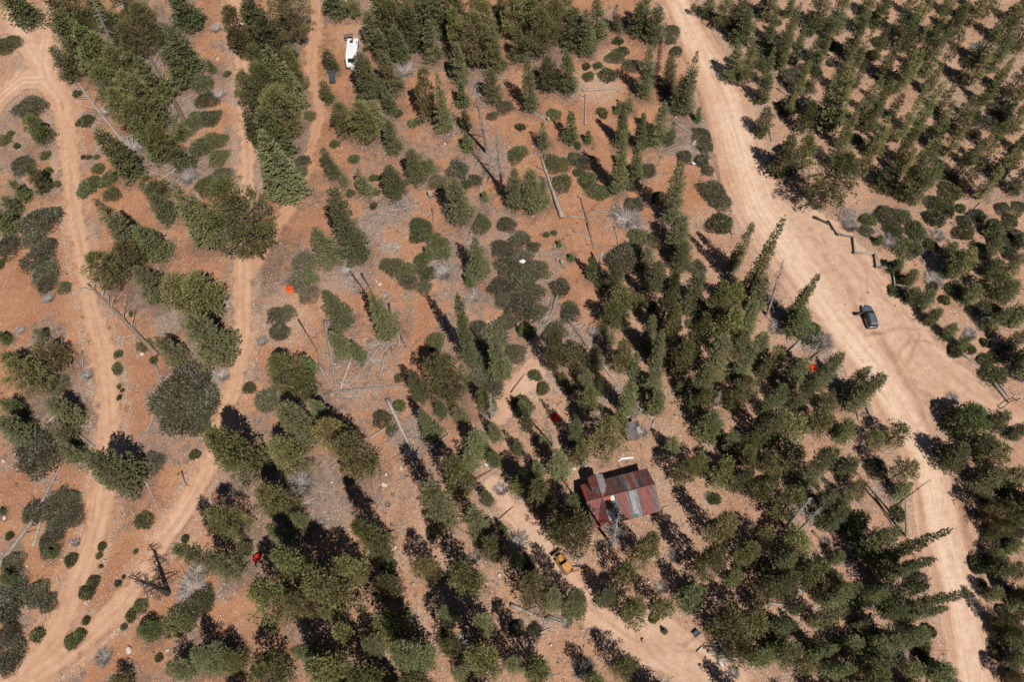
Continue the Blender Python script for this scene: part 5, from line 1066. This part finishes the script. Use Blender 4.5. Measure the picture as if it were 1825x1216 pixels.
# ---- crawler loader
M['yellow'] = plain('machine_yellow', (.58,.30,.045), .25, 3, .55, .4, col2=(.42,.17,.035)); M['rusty'] = plain('rusty_steel', (.23,.13,.085), .3, 4, .75, .3); M['yroof'] = plain('faded_yellow_roof', (.60,.34,.11), .15, 2, .6, .3, col2=(.47,.21,.06))
lx, ly = 2.62, 17.65; ld = empty('crawler_loader', (lx, ly, hz(lx, ly)), math.radians(125)); tag(ld, 'rusty yellow crawler loader with canopy parked on the pale clearing track', 'crawler loader')
cbox(ld, 'chassis', (-.15, 0, .62), (2.7, .82, .5), M['rusty'], .03); cbox(ld, 'hood', (.75, 0, 1.12), (1.15, .72, .6), M['yellow'], .06)
m = MB(); m.path([(.95, .18, 1.4), (.95, .18, 1.95)], [.05, .05], 8); m.build('exhaust_pipe', M['rusty'], ld); cbox(ld, 'radiator_guard', (1.36, 0, 1.05), (.10, .78, .7), M['rusty'], .02)
for s in (-1, 1):
    m = MB(); pr = [(-1.25, .40), (-1.38, .62), (-1.22, .82), (1.0, .80), (1.25, .60), (1.2, .34), (.9, .1), (-.9, .06)]; pr = [(-1.45, .45), (-1.36, .72), (-1.15, .84), (.95, .84), (1.2, .72), (1.3, .45), (1.2, .18), (.95, .02), (-1.1, .02), (-1.36, .18)]
    m.loft([[(x, y, z) for x, z in pr] for y in (s * .66 - .19, s * .66 + .19)])
    for i in range(len(pr)):
        (ax_, az_), (bx2, bz2) = pr[i], pr[(i + 1) % len(pr)]; n = max(1, int(math.hypot(bx2 - ax_, bz2 - az_) / .19))
        for q in range(n):
            t_ = (q + .5) / n; ang = math.atan2(bz2 - az_, bx2 - ax_)
            m.box((ax_ + (bx2 - ax_) * t_, s * .66, az_ + (bz2 - az_) * t_), (.11, .42, .06), 0, Matrix.Rotation(-ang, 3, 'Y'))
    m.build('track', M['rusty'], ld)
    m = MB(); m.path([(-.1, s * .5, 1.25), (1.2, s * .52, 1.0), (1.95, s * .52, .62)], [.08, .08, .07], 6); m.build('lift_arm', M['yellow'], ld)
    m = MB(); m.path([(.6, s * .40, 1.0), (1.7, s * .42, .95)], [.04, .04], 6); m.build('cylinder', M['steel'], ld)
m = MB(); bp = [(1.95, .12), (2.62, .08), (2.66, .14), (2.02, .22), (1.97, .78), (2.05, .95), (1.98, .99), (1.88, .80)]
m.loft([[(x, y, z) for x, z in bp] for y in (-.88, .88)]); [m.loft([[(x, y, z) for x, z in ((1.97, .12), (2.6, .12), (2.1, .93))] for y in (yy - .02, yy + .02)]) for yy in (-.86, .86)]; m.build('bucket', M['rusty'], ld)
cbox(ld, 'canopy_roof', (-.72, 0, 2.25), (1.12, 1.22, .09), M['yroof'], .03)
for x in (-1.2, -.24):
    for y in (-.54, .54): m = MB(); m.path([(x, y, .85), (x, y, 2.21)], [.04, .04], 6); m.build('canopy_post', M['yellow'], ld)
cbox(ld, 'seat', (-.75, 0, 1.1), (.5, .5, .16), M['black'], .04); cbox(ld, 'seat_back', (-1.0, 0, 1.4), (.1, .5, .55), M['black'], .03); cbox(ld, 'fuel_tank', (-1.3, 0, 1.0), (.35, .9, .45), M['yellow'], .04)
m = MB(); m.path([(-1.45, 0, .8), (-1.75, -.4, 1.35), (-2.15, -1.35, 1.55)], [.13, .11, .10], 6); m.build('boom', M['rusty'], ld); m = MB(); m.path([(-2.15, -1.35, 1.55), (-2.45, -2.0, .95), (-2.35, -2.2, .35)], [.10, .09, .08], 6); m.build('dipper_arm', M['yellow'], ld)
m = MB(); m.loft([[(-2.6 + q * .45, -2.25 + y, z) for y, z in ((-.2, .05), (.15, .0), (.2, .35), (-.05, .45))] for q in (0, 1)]); m.build('digging_bucket', M['rusty'], ld); cbox(ld, 'counterweight', (-1.55, 0, .62), (.22, 1.3, .4), M['rusty'], .03)
# ---- grey SUV with its driver door open
def carpaint():
    m, nt = new_mat('grey_car_paint'); g = NT(nt); o = g.n('ShaderNodeBsdfPrincipled'); o.inputs['Base Color'].default_value = (.20,.235,.27,1); o.inputs['Metallic'].default_value = .55; o.inputs['Roughness'].default_value = .38
    o.inputs['Coat Weight'].default_value = .6; o.inputs['Coat Roughness'].default_value = .12; g.out(o.outputs[0]); return m
M['paint'] = carpaint(); M['red'] = plain('red_lamp', (.45,.02,.02), .1, 3, .25, .5); M['lamp'] = plain('clear_lamp', (.7,.72,.75), .05, 3, .15, .6); M['seat'] = plain('seat_fabric', (.07,.065,.06), .2, 8, .9, .1)
cx, cy = 56.98, 60.75; car = empty('parked_car', (cx, cy, hz(cx, cy)), math.radians(94.7)); tag(car, 'grey SUV parked on the road turnout with its driver door open', 'car')
def ring(x, w, zb, zs=.30): return [(x, -w * .92, zs), (x, -w, .52), (x, -w * .985, zb - .16), (x, -w * .86, zb), (x, w * .86, zb), (x, w * .985, zb - .16), (x, w, .52), (x, w * .92, zs)]
m = MB(); m.loft([ring(*q) for q in ((-2.28, .70, .92, .42), (-2.2, .86, 1.03, .34), (-1.6, .93, 1.06), (-.6, .935, 1.05), (.5, .935, 1.04), (1.05, .93, 1.05), (1.45, .92, 1.02), (1.95, .86, .95), (2.2, .76, .84, .36), (2.3, .58, .70, .42))])
b_ = m.build('body', M['paint'], car, True); b_.modifiers.new('sub', 'SUBSURF').levels = 1; b_.modifiers['sub'].render_levels = 2
m = MB(); top = [(-1.95, .66), (.12, .66)]
m.loft([[(-2.18, -.79, 1.0), (1.02, -.79, 1.0), (1.02, .79, 1.0), (-2.18, .79, 1.0)], [(-1.92, -.64, 1.62), (.18, -.64, 1.62), (.18, .64, 1.62), (-1.92, .64, 1.62)]]); m.build('cabin', M['charcoal'], car)
m = MB(); m.loft([[(-2.0, -.60, 1.60), (-1.93, -.68, 1.60), (.1, -.68, 1.60), (.24, -.56, 1.60), (.24, .56, 1.60), (.1, .68, 1.60), (-1.93, .68, 1.60), (-2.0, .60, 1.60)], [(-1.9, -.52, 1.70), (-1.85, -.56, 1.71), (.0, -.56, 1.71), (.1, -.48, 1.69), (.1, .48, 1.69), (.0, .56, 1.71), (-1.85, .56, 1.71), (-1.9, .52, 1.70)]])
ro = m.build('roof', M['paint'], car); bevel(ro, .03)
def slabq(par, name, q, mat, t=.018):
    q = [Vector(p) for p in q]; n = (q[1] - q[0]).cross(q[3] - q[0]).normalized(); m = MB(); m.loft([[p - n * .004 for p in q], [p + n * t for p in q]]); return m.build(name, mat, par)
slabq(car, 'windscreen', [(.98, -.72, 1.05), (.98, .72, 1.05), (.22, .57, 1.58), (.22, -.57, 1.58)], M['glassdark'])
slabq(car, 'rear_window', [(-2.13, .70, 1.12), (-2.13, -.70, 1.12), (-1.95, -.57, 1.56), (-1.95, .57, 1.56)], M['glassdark'])
for s in (-1, 1):
    for x0, x1, x2, x3 in ((-2.0, -1.35, -1.4, -1.82), (-1.28, -.42, -.45, -1.32), (-.34, .72, .14, -.37)):
        if s > 0 and x0 == -.34: continue
        q = [(x0, s * .785, 1.07), (x1, s * .785, 1.07), (x2, s * .66, 1.56), (x3, s * .66, 1.56)]; slabq(car, 'side_window', q if s < 0 else q[::-1], M['glassdark'])
    m = MB(); m.path([(-1.8, s * .56, 1.76), (-.9, s * .57, 1.79), (-.05, s * .55, 1.76)], [.022, .025, .022], 6); m.build('roof_rail', M['charcoal'], car)
    cbox(car, 'headlight', (2.13, s * .60, .78), (.22, .30, .14), M['lamp'], .03); cbox(car, 'tail_light', (-2.22, s * .72, .95), (.12, .18, .30), M['red'], .02)
    for x in (-1.42, 1.42): wheel(car, (x, s * .82, .36), .36, .24, 'y')
cbox(car, 'wing_mirror', (.72, -1.03, 1.12), (.12, .22, .15), M['charcoal'], .03); cbox(car, 'rear_bumper', (-2.30, 0, .55), (.10, 1.5, .22), M['charcoal'], .03)
for x in (-1.25, -.3): m = MB(); m.path([(x, -.52, 1.722), (x, .52, 1.722)], [.018, .018], 6); m.build('roof_bar', M['charcoal'], car)
cbox(car, 'door_opening', (.20, .90, .78), (1.1, .10, .85), M['black'], .02); cbox(car, 'front_seat', (-.05, .62, .95), (.5, .50, .5), M['seat'], .06)  # solid black panel stands in for the shaded interior behind the open door
dr = MB(); hin = Vector((.80, .93, 0)); an = math.radians(106); dv = Vector((math.cos(an), math.sin(an), 0)) ; nv = Vector((-dv.y, dv.x, 0))
# the open door swings out from its front hinge
def dq(s, z, off): return hin + dv * s + Vector((0, 0, z)) + nv * off
dr.loft([[dq(0, .38, o_), dq(1.12, .38, o_), dq(1.15, 1.04, o_), dq(0, 1.06, o_)] for o_ in (-.05, .05)]); do = dr.build('door', M['paint'], car); bevel(do, .02)
dw = MB(); dw.loft([[dq(.12, 1.06, o_), dq(1.13, 1.06, o_), dq(1.02, 1.54, o_), dq(.62, 1.52, o_)] for o_ in (-.015, .015)]); dw.build('window', M['glassdark'], do)
m = MB(); m.box(dq(.12, 1.12, .16), (.12, .2, .15)); m.build('wing_mirror', M['charcoal'], do)
# ---- crumpled tarps and scraps
def cloth(name, px, py, rx, ry, h, mat, label, cat, seed, ang=0., up=0.):
    p = P(px, py, up); n = 22; random.seed(seed); lob = [R_(.7, 1.1) for _ in range(9)]; mb = MB(); vs = [(0, 0, h)]
    N = 36; Rr = 12
    for i in range(1, Rr + 1):
        for j in range(N):
            a = 2 * math.pi * j / N; k = a / 6.2832 * 9; k0 = int(k) % 9; l = lob[k0] * (1 - k % 1) + lob[(k0 + 1) % 9] * (k % 1); q = i / Rr
            x, y = math.cos(a) * q * rx * l, math.sin(a) * q * ry * l
            z = h * (1 - q ** 1.5) + .55 * h * (.6 * math.sin(5 * a + seed + 3 * q) * q + 1.8 * (float(vnoise(np.array([x * 3.2 + seed]), np.array([y * 3.2]), 3)[0]) - .5)) * (1 - .5 * q)
            vs.append((x, y, max(.02, z)))
    fs = [(0, 1 + j, 1 + (j + 1) % N) for j in range(N)]
    for i in range(Rr - 1):
        for j in range(N): fs.append((1 + i * N + j, 1 + (i + 1) * N + j, 1 + (i + 1) * N + (j + 1) % N, 1 + i * N + (j + 1) % N))
    mb.add(vs, fs); o = mb.build(name, mat, None, False); o.location = p; o.rotation_euler = (0, 0, ang); so = o.modifiers.new('thick', 'SOLIDIFY'); so.thickness = .02; tag(o, label, cat); return o
M['orange'] = plain('orange_tarp', (.80,.095,.02), .12, 6, .5, .3); M['redtarp'] = plain('red_tarp', (.58,.03,.02), .25, 5, .5, .3); M['purple'] = plain('purple_cloth', (.22,.13,.28), .3, 8, .8, .1)
cloth('orange_tarp', 516, 516, .75, 1.15, .55, M['orange'], 'bright orange tarp crumpled on the dark brush beside the narrow track', 'tarp', 3, .5, .7)
cloth('orange_tarp', 1450, 656, 1.0, .75, .5, M['orange'], 'bright orange tarp lying by cut logs near the wide road', 'tarp', 4, -.5)
cloth('red_tarp', 990, 745, .75, 1.0, .5, M['redtarp'], 'red tarp in deep shade beside the bare grey snag', 'tarp', 5, .2)
cloth('red_tarp', 458, 994, .7, 1.0, .7, M['redtarp'], 'bright red tarp heap at the edge of pine shade', 'tarp', 6, -.3)
cloth('white_plastic', 931, 466, .75, .5, .35, M['whitepaint'], 'scrap of white plastic caught on the dark brush', 'litter', 7, 0., 1.35)
cloth('white_scrap', 1236, 291, .45, .25, .2, M['whitepaint'], 'small white scrap lying in brush beside the wide road', 'litter', 8, -.5, .7)
cloth('purple_cloth', 124, 965, .3, .45, .15, M['purple'], 'small purple cloth dropped on the red soil', 'litter', 9, -.4)
cloth('white_scrap', 870, 828, .5, .35, .2, M['whitepaint'], 'small white scrap among pines above the pale track', 'litter', 10)
cloth('white_scrap', 1024, 836, .3, .3, .2, M['offwhite'], 'small white scrap beside the old white stove', 'litter', 11)
p = P(1041.5, 831); st = empty('old_stove', p, math.radians(-15)); tag(st, 'old white stove standing outside the cabin', 'stove')
cbox(st, 'body', (0, 0, .45), (.75, .7, .9), M['offwhite'], .03); cbox(st, 'back_panel', (0, .34, 1.0), (.75, .08, .25), M['offwhite'], .02); cbox(st, 'oven_door', (0, -.36, .45), (.62, .04, .5), M['glassdark'], .01)
for x in (-.18, .18):
    for y in (-.15, .15): m = MB(); m.path([(x, y, .9), (x, y, .925)], [.11, .11], 12); m.build('burner', M['black'], st)
p = P(1117.5, 817.5); o = MB(); o.box((0, 0, .1), (2.1, .32, .06)); o = o.build('white_board', M['whitepaint']); o.location = p; o.rotation_euler = (0, .03, .1); tag(o, 'loose white board lying above the cabin roof', 'board')
p = P(1107, 820); o = MB(); o.box((0, 0, .08), (1.1, .25, .05)); o = o.build('white_board', M['offwhite']); o.location = p; o.rotation_euler = (.02, 0, .5); tag(o, 'short off-white board beside the loose white board', 'board')
p = P(1240.5, 1130); cr = empty('black_crate', p, math.radians(35)); tag(cr, 'small black open crate beside the heap of logs', 'crate')
m = MB(); m.box((0, 0, .05), (1.0, .75, .06)); [m.box(c, s) for c, s in (((0, -.36, .3), (1.0, .04, .46)), ((0, .36, .3), (1.0, .04, .46)), ((-.48, 0, .3), (.04, .68, .46)), ((.48, 0, .3), (.04, .68, .46)))]; m.build('tub', M['charcoal'], cr); cbox(cr, 'contents', (0, 0, .22), (.85, .6, .25), M['slate'], .03)
# ---- zigzag log fence along the turnout
fp = [(330, -10), (378, 58), (455, 72), (466, 155), (570, 160), (580, 230), (666, 242), (676, 326), (766, 342)]
W_ = [P(*T(8, *q)) for q in fp]; fe = empty('log_fence', W_[0]); tag(fe, 'grey zigzag log rail fence along the turnout edge', 'fence')
for i, (a, b) in enumerate(zip(W_[:-1], W_[1:])):
    for lv in range(2):
        d = (b - a).normalized(); z = .16 + lv * .30 + (.15 if i % 2 else 0)
        mb = MB(); mb.path([a - d * .25 + Vector((0, 0, z)) - W_[0], a.lerp(b, .5) + Vector((R_(-.04, .04), 0, z)) - W_[0], b + d * .25 + Vector((0, 0, z)) - W_[0]], [.13, .12, .10], 7); mb.build('rail', M['deadwood'], fe, True, False)
a, b, c = [P(*T(8, *q)) for q in ((1240, 975), (1280, 945), (1322, 933))]; gt = empty('pole_barrier', a); tag(gt, 'low pole barrier at the far end of the turnout', 'barrier')
for q in (a, b, c): m = MB(); m.path([q - a, q - a + Vector((0, 0, 1.1))], [.09, .08], 7); m.build('post', M['darkwood'], gt)
for q, r_ in ((a, b), (b, c)): m = MB(); m.path([q - a + Vector((0, 0, .9)), r_ - a + Vector((0, 0, .9))], [.06, .06], 6); m.build('rail', M['darkwood'], gt)
# ------------------------------------------------------------------ stones, twigs and tufts nobody could count
rng = np.random.default_rng(3)
def scatter(n, fn):
    x = rng.uniform(-140, 116, n); y = rng.uniform(-10, 160, n); keep = rng.uniform(0, 1, n) < fn(x, y); return x[keep], y[keep]
def stone_density(x, y):
    r = road_fields(x, y); e = np.zeros(x.shape); on = np.zeros(x.shape)
    for k in ('track', 'main', 'turnout', 'pale'): e = np.maximum(e, np.exp(-((r[k][0] - 1.1) / 1.1) ** 2)); on = np.maximum(on, r[k][0] < -.1)
    pk = sst(-7, 7, poly_sd(x, y, PINK)); b = sst(.42, .7, fbm(x * .14, y * .14, 91))
    return np.clip(.16 + .5 * b * (.4 + .6 * pk) + .6 * e * (b + .3), 0, 1) * (1 - .93 * on)
x, y = scatter(46000, stone_density); z = height(x, y)
n = len(x); r = .07 + .11 * rng.random(n) ** 2 + .22 * rng.random(n) ** 14
OCT = np.array([(1, 0, 0), (0, 1, 0), (-1, 0, 0), (0, -1, 0), (0, 0, 1), (0, 0, -1)], float); OF = np.array([(0, 1, 4), (1, 2, 4), (2, 3, 4), (3, 0, 4), (1, 0, 5), (2, 1, 5), (3, 2, 5), (0, 3, 5)])
v = OCT[None] * (r[:, None, None] * rng.uniform(.6, 1.25, (n, 6, 1))) ; v[..., 2] *= .7; a = rng.uniform(0, 6.28, n); ca, sa = np.cos(a)[:, None], np.sin(a)[:, None]
v = np.stack([v[..., 0] * ca - v[..., 1] * sa + x[:, None], v[..., 0] * sa + v[..., 1] * ca + y[:, None], v[..., 2] + z[:, None] + .3 * r[:, None]], -1)
def raw_mesh(name, v, f, k, mat):
    me = bpy.data.meshes.new(name); me.vertices.add(len(v)); me.loops.add(f.size); me.polygons.add(len(f)); me.vertices.foreach_set('co', v.ravel().astype(np.float32)); me.loops.foreach_set('vertex_index', f.ravel().astype(np.int32)); me.polygons.foreach_set('loop_start', np.arange(0, f.size, k, dtype=np.int32)); me.update(calc_edges=True); me.materials.append(mat); return link(name, me)
o = raw_mesh('gravel', v.reshape(-1, 3), (OF[None] + 6 * np.arange(n)[:, None, None]).reshape(-1, 3), 3, M['rock']); tag(o, 'loose pale limestone chips strewn over the soil', 'stones', None, 'stuff')
TW = [(720,390,95),(640,650,120),(690,470,60),(1000,580,70),(740,790,75),(1120,390,70),(1060,720,70),(960,830,50),(1120,765,45),(1490,620,55),(620,480,60),(300,290,70),(160,240,60),(880,300,60),(560,870,50),(1530,970,40),(230,620,60),(760,440,40),(60,900,60),(440,870,50),(1420,1010,60),(1180,960,60)]
def twig_density(x, y):
    m = circ(x, y, [(a, b, c, 1.) for a, b, c in TW]); r = road_fields(x, y); on = np.zeros(x.shape)
    for k in ('track', 'main', 'turnout', 'pale'): on = np.maximum(on, r[k][0] < .3)
    return (.10 + .75 * m) * (1 - on)
x, y = scatter(34000, twig_density); z = height(x, y); n = len(x); L = rng.uniform(.25, 1.25, n) ; a = rng.uniform(0, 6.28, n); w_ = rng.uniform(.02, .065, n); dz = rng.uniform(-.06, .12, n)
d = np.stack([np.cos(a), np.sin(a)], 1) * L[:, None]; s_ = np.stack([-np.sin(a), np.cos(a)], 1) * w_[:, None]; c_ = np.stack([x, y], 1)
def ring3(cc, zz): return np.stack([np.concatenate([cc + s_, zz[:, None]], 1), np.concatenate([cc - s_, zz[:, None]], 1), np.concatenate([cc, (zz + 1.8 * w_)[:, None]], 1)], 1)
v = np.concatenate([ring3(c_ - d, z + .03), ring3(c_ + d, z + .05 + np.abs(dz))], 1); TF = np.array([(0, 1, 4, 3), (1, 2, 5, 4), (2, 0, 3, 5)])
o = raw_mesh('dead_twig_litter', v.reshape(-1, 3), (TF[None] + 6 * np.arange(n)[:, None, None]).reshape(-1, 4), 4, M['twig']); tag(o, 'dry grey twigs and slash littering the clearings', 'twigs', None, 'stuff')
def tuft_density(x, y):
    pk = sst(-7, 7, poly_sd(x, y, PINK)); b = sst(.45, .68, fbm(x * .1, y * .1, 95)); r = road_fields(x, y); on = np.zeros(x.shape)
    for k in ('track', 'main', 'turnout', 'pale'): on = np.maximum(on, r[k][0] < .15)
    return np.clip(.12 + b * .8 * (.35 + .9 * pk), 0, 1) * (1 - on)
x, y = scatter(5200, tuft_density); z = height(x, y); random.seed(8); mb = MB()
for i in range(len(x)):
    c = Vector((x[i], y[i], z[i])); rr = R_(.12, .42)
    for q in range(int(12 + 60 * rr)):
        d = rvec(.0, 1); mb.kite(c + Vector((R_(-1, 1) * rr, R_(-1, 1) * rr, R_(0, .12))), d, rvec(), R_(.12, .26), R_(.02, .05))
o = mb.build('ground_cover', M['shrub'], None, False, False); tag(o, 'small dry tufts and seedlings dotted over the stony soil', 'ground cover', None, 'stuff')
# the woods go on beyond the frame: one mass, coarser than the trees in view
random.seed(91); low = []
for q_ in ((12, 2.4, 'col'), (10, 2.8, 'round'), (14, 2.3, 'cone')):
    cm_, tm_ = clumped(q_[0], q_[1], random.randint(1, 999), .06, .50, q_[2], .80); tm2 = MB(); tm2.path([(0, 0, -.3), (0, 0, q_[0] * .9)], [.2, .04], 5)
    low.append((np.array(cm_.v), np.array(cm_.f), np.array(tm2.v)))
VV, FF, off = [], [], 0; rng = np.random.default_rng(12); cnt = 0
for _ in range(12000):
    x = rng.uniform(-215, 185); y = rng.uniform(-60, 225); u_, v_ = J((x, y, 0))
    if -50 < u_ < 1895 and -45 < v_ < 1320: continue
    rf_ = road_fields(np.array([x]), np.array([y]))
    if any(rf_[k_][0][0] < 3. for k_ in rf_) or (cnt and min(abs(x - p[0]) + abs(y - p[1]) for p in done_) < 4.6): continue
    if not cnt: done_ = []
    done_.append((x, y)); cnt += 1; V_, F_, _t = low[cnt % 3]; s_ = rng.uniform(.75, 1.25); an = rng.uniform(0, 6.28); c0, s0 = math.cos(an), math.sin(an)
    W = V_ * s_; W = np.stack([W[:, 0] * c0 - W[:, 1] * s0 + x, W[:, 0] * s0 + W[:, 1] * c0 + y, W[:, 2] + hz(x, y)], 1); VV.append(W); FF.append(F_ + off); off += len(W)
    if cnt >= 620: break
o = raw_mesh('surrounding_woods', np.concatenate(VV), np.concatenate(FF), 4, M['pine']); tag(o, 'conifer woods continuing beyond the edges of the photo', 'woods', None, 'stuff')
# ------------------------------------------------------------------ labels: what it looks like and where, counted from a landmark
LM = [('the red-roofed cabin', 1108, 880), ('the small grey shed', 1128, 768), ('the white camper trailer', 627, 92), ('the yellow crawler loader', 1003, 1003), ('the grey SUV', 1548, 565),
 ('the orange tarp near the wide road', 1450, 656), ('the orange tarp on the brush', 516, 516), ('the red tarp in shade', 990, 745), ('the red tarp heap', 458, 994), ('the dead snag by the track fork', 266, 1030),
 ('the fork of the two tracks', 105, 1160), ('the hairpin of the narrow track', 65, 140), ('the huge round dark shrub', 340, 705), ('the big fallen brown trunk', 220, 565), ('the fan of bleached logs', 610, 680),
 ('the white plastic scrap', 931, 466), ('the zigzag log fence', 1555, 465), ('the bare pole by the road', 1614, 915), ('the heap of bleached branches', 1525, 975), ('the black crate', 1240, 1130), ('the dark storage box', 591, 132),
 ('the broad bushy tree by the turnout', 1728, 750), ('the two tall grey snags', 866, 250), ('the leaning trunk stub', 1069, 455), ('the upper photo corner beyond the road', 1825, 0), ("the photo's top edge beyond the road", 1560, 0), ('the photo edge above the turnout', 1825, 330),
 ('the bare-trunked pine on the road edge', 1470, 330), ('the long fallen pine trunk', 290, 150), ('the lower photo corner beyond the road', 1825, 1216), ('the lower photo edge under the cabin', 1110, 1216), ('the lower photo edge under the pines', 640, 1216), ('the photo edge west of the tracks', 0, 700),
 ("the photo's top edge above the clearing", 940, 0), ("the photo's top edge above the middle track", 440, 0), ('the long bleached trunk on brush', 80, 900), ('the lone dark road-edge shrub', 1275, 345), ('the lower bend of the pale track', 1110, 1115), ('the pale forked branch', 668, 870), ('the dead brown fir', 1177, 120)]
ORD = ['first', 'second', 'third', 'fourth', 'fifth', 'sixth', 'seventh', 'eighth', 'ninth', 'tenth', 'eleventh', 'twelfth']
DIRS = ['east', 'north-east', 'north', 'north-west', 'west', 'south-west', 'south', 'south-east']
pts = [(J(a), n) for _, a, n, _, _, _ in REG]
inframe = lambda q: -12 < q[0] < 1837 and -12 < q[1] < 1228
def sector(l, q): return int(((math.degrees(math.atan2(l[2] - q[1], q[0] - l[1])) + 22.5) % 360) // 45)
for (o, a, noun, desc, cat, group), (q, _) in zip(REG, pts):
    if not inframe(q):
        tag(o, desc + (', standing just outside the photo' if 'tree' in cat else ', lying just outside the photo'), cat, group + ' outside the photo'); continue
    cand = []
    for l in LM:
        sc = sector(l, q); dd = math.hypot(q[0] - l[1], q[1] - l[2])
        if dd < 4: continue
        rank = sum(1 for (q2, n2) in pts if n2 == noun and inframe(q2) and sector(l, q2) == sc and math.hypot(q2[0] - l[1], q2[1] - l[2]) < dd)
        cost = dd + 45 * rank
        for pen, ds in ((0, desc), (400, re.split(r' (?:with|lying|of|leaning|beside|at|in|on) ', desc)[0])):
            txt = f"{ds}, {ORD[rank] if rank < 12 else str(rank + 1) + 'th'} {noun} {DIRS[sc]} of {l[0]}"
            if len(re.findall(r"[A-Za-z0-9][A-Za-z0-9'-]*", txt)) <= 16: cand.append((cost + pen + (900 if rank > 11 else 0), txt))
    tag(o, min(cand)[1], cat, group)
# ------------------------------------------------------------------ camera, sun, sky
cam = bpy.data.cameras.new('camera'); co = bpy.data.objects.new('camera', cam); COL.objects.link(co); co.location = (0, 0, H)
co.rotation_mode = 'QUATERNION'; co.rotation_quaternion = Matrix([list(r) for r in RM]).to_quaternion()
cam.sensor_width = 36; cam.lens = F / 1825 * 36; cam.clip_start = 1; cam.clip_end = 10000; S.camera = co
EL, AZ = math.radians(56), math.radians(34)
sd = Vector((math.sin(AZ) * math.cos(EL), -math.cos(AZ) * math.cos(EL), math.sin(EL)))
su = bpy.data.lights.new('sun', 'SUN'); su.energy = 5.0; su.angle = math.radians(.53); su.color = (1, .955, .88); so = bpy.data.objects.new('sun', su); COL.objects.link(so); so.rotation_mode = 'QUATERNION'; so.rotation_quaternion = sd.to_track_quat('Z', 'Y'); so.location = (60, -60, 200)
wd = bpy.data.worlds.new('World'); S.world = wd; wd.use_nodes = True; nt = wd.node_tree; bg = nt.nodes['Background']; sk = nt.nodes.new('ShaderNodeTexSky'); sk.sky_type = 'NISHITA'; sk.sun_disc = False
sk.sun_elevation = EL; sk.sun_rotation = math.pi - AZ; sk.altitude = 2400; nt.links.new(sk.outputs[0], bg.inputs[0]); bg.inputs[1].default_value = .05
S.view_settings.view_transform = 'Standard'; S.view_settings.look = 'None'; S.view_settings.exposure = -.14; S.view_settings.gamma = 1
S.cycles.max_bounces = 6; S.cycles.diffuse_bounces = 1; S.cycles.transparent_max_bounces = 4
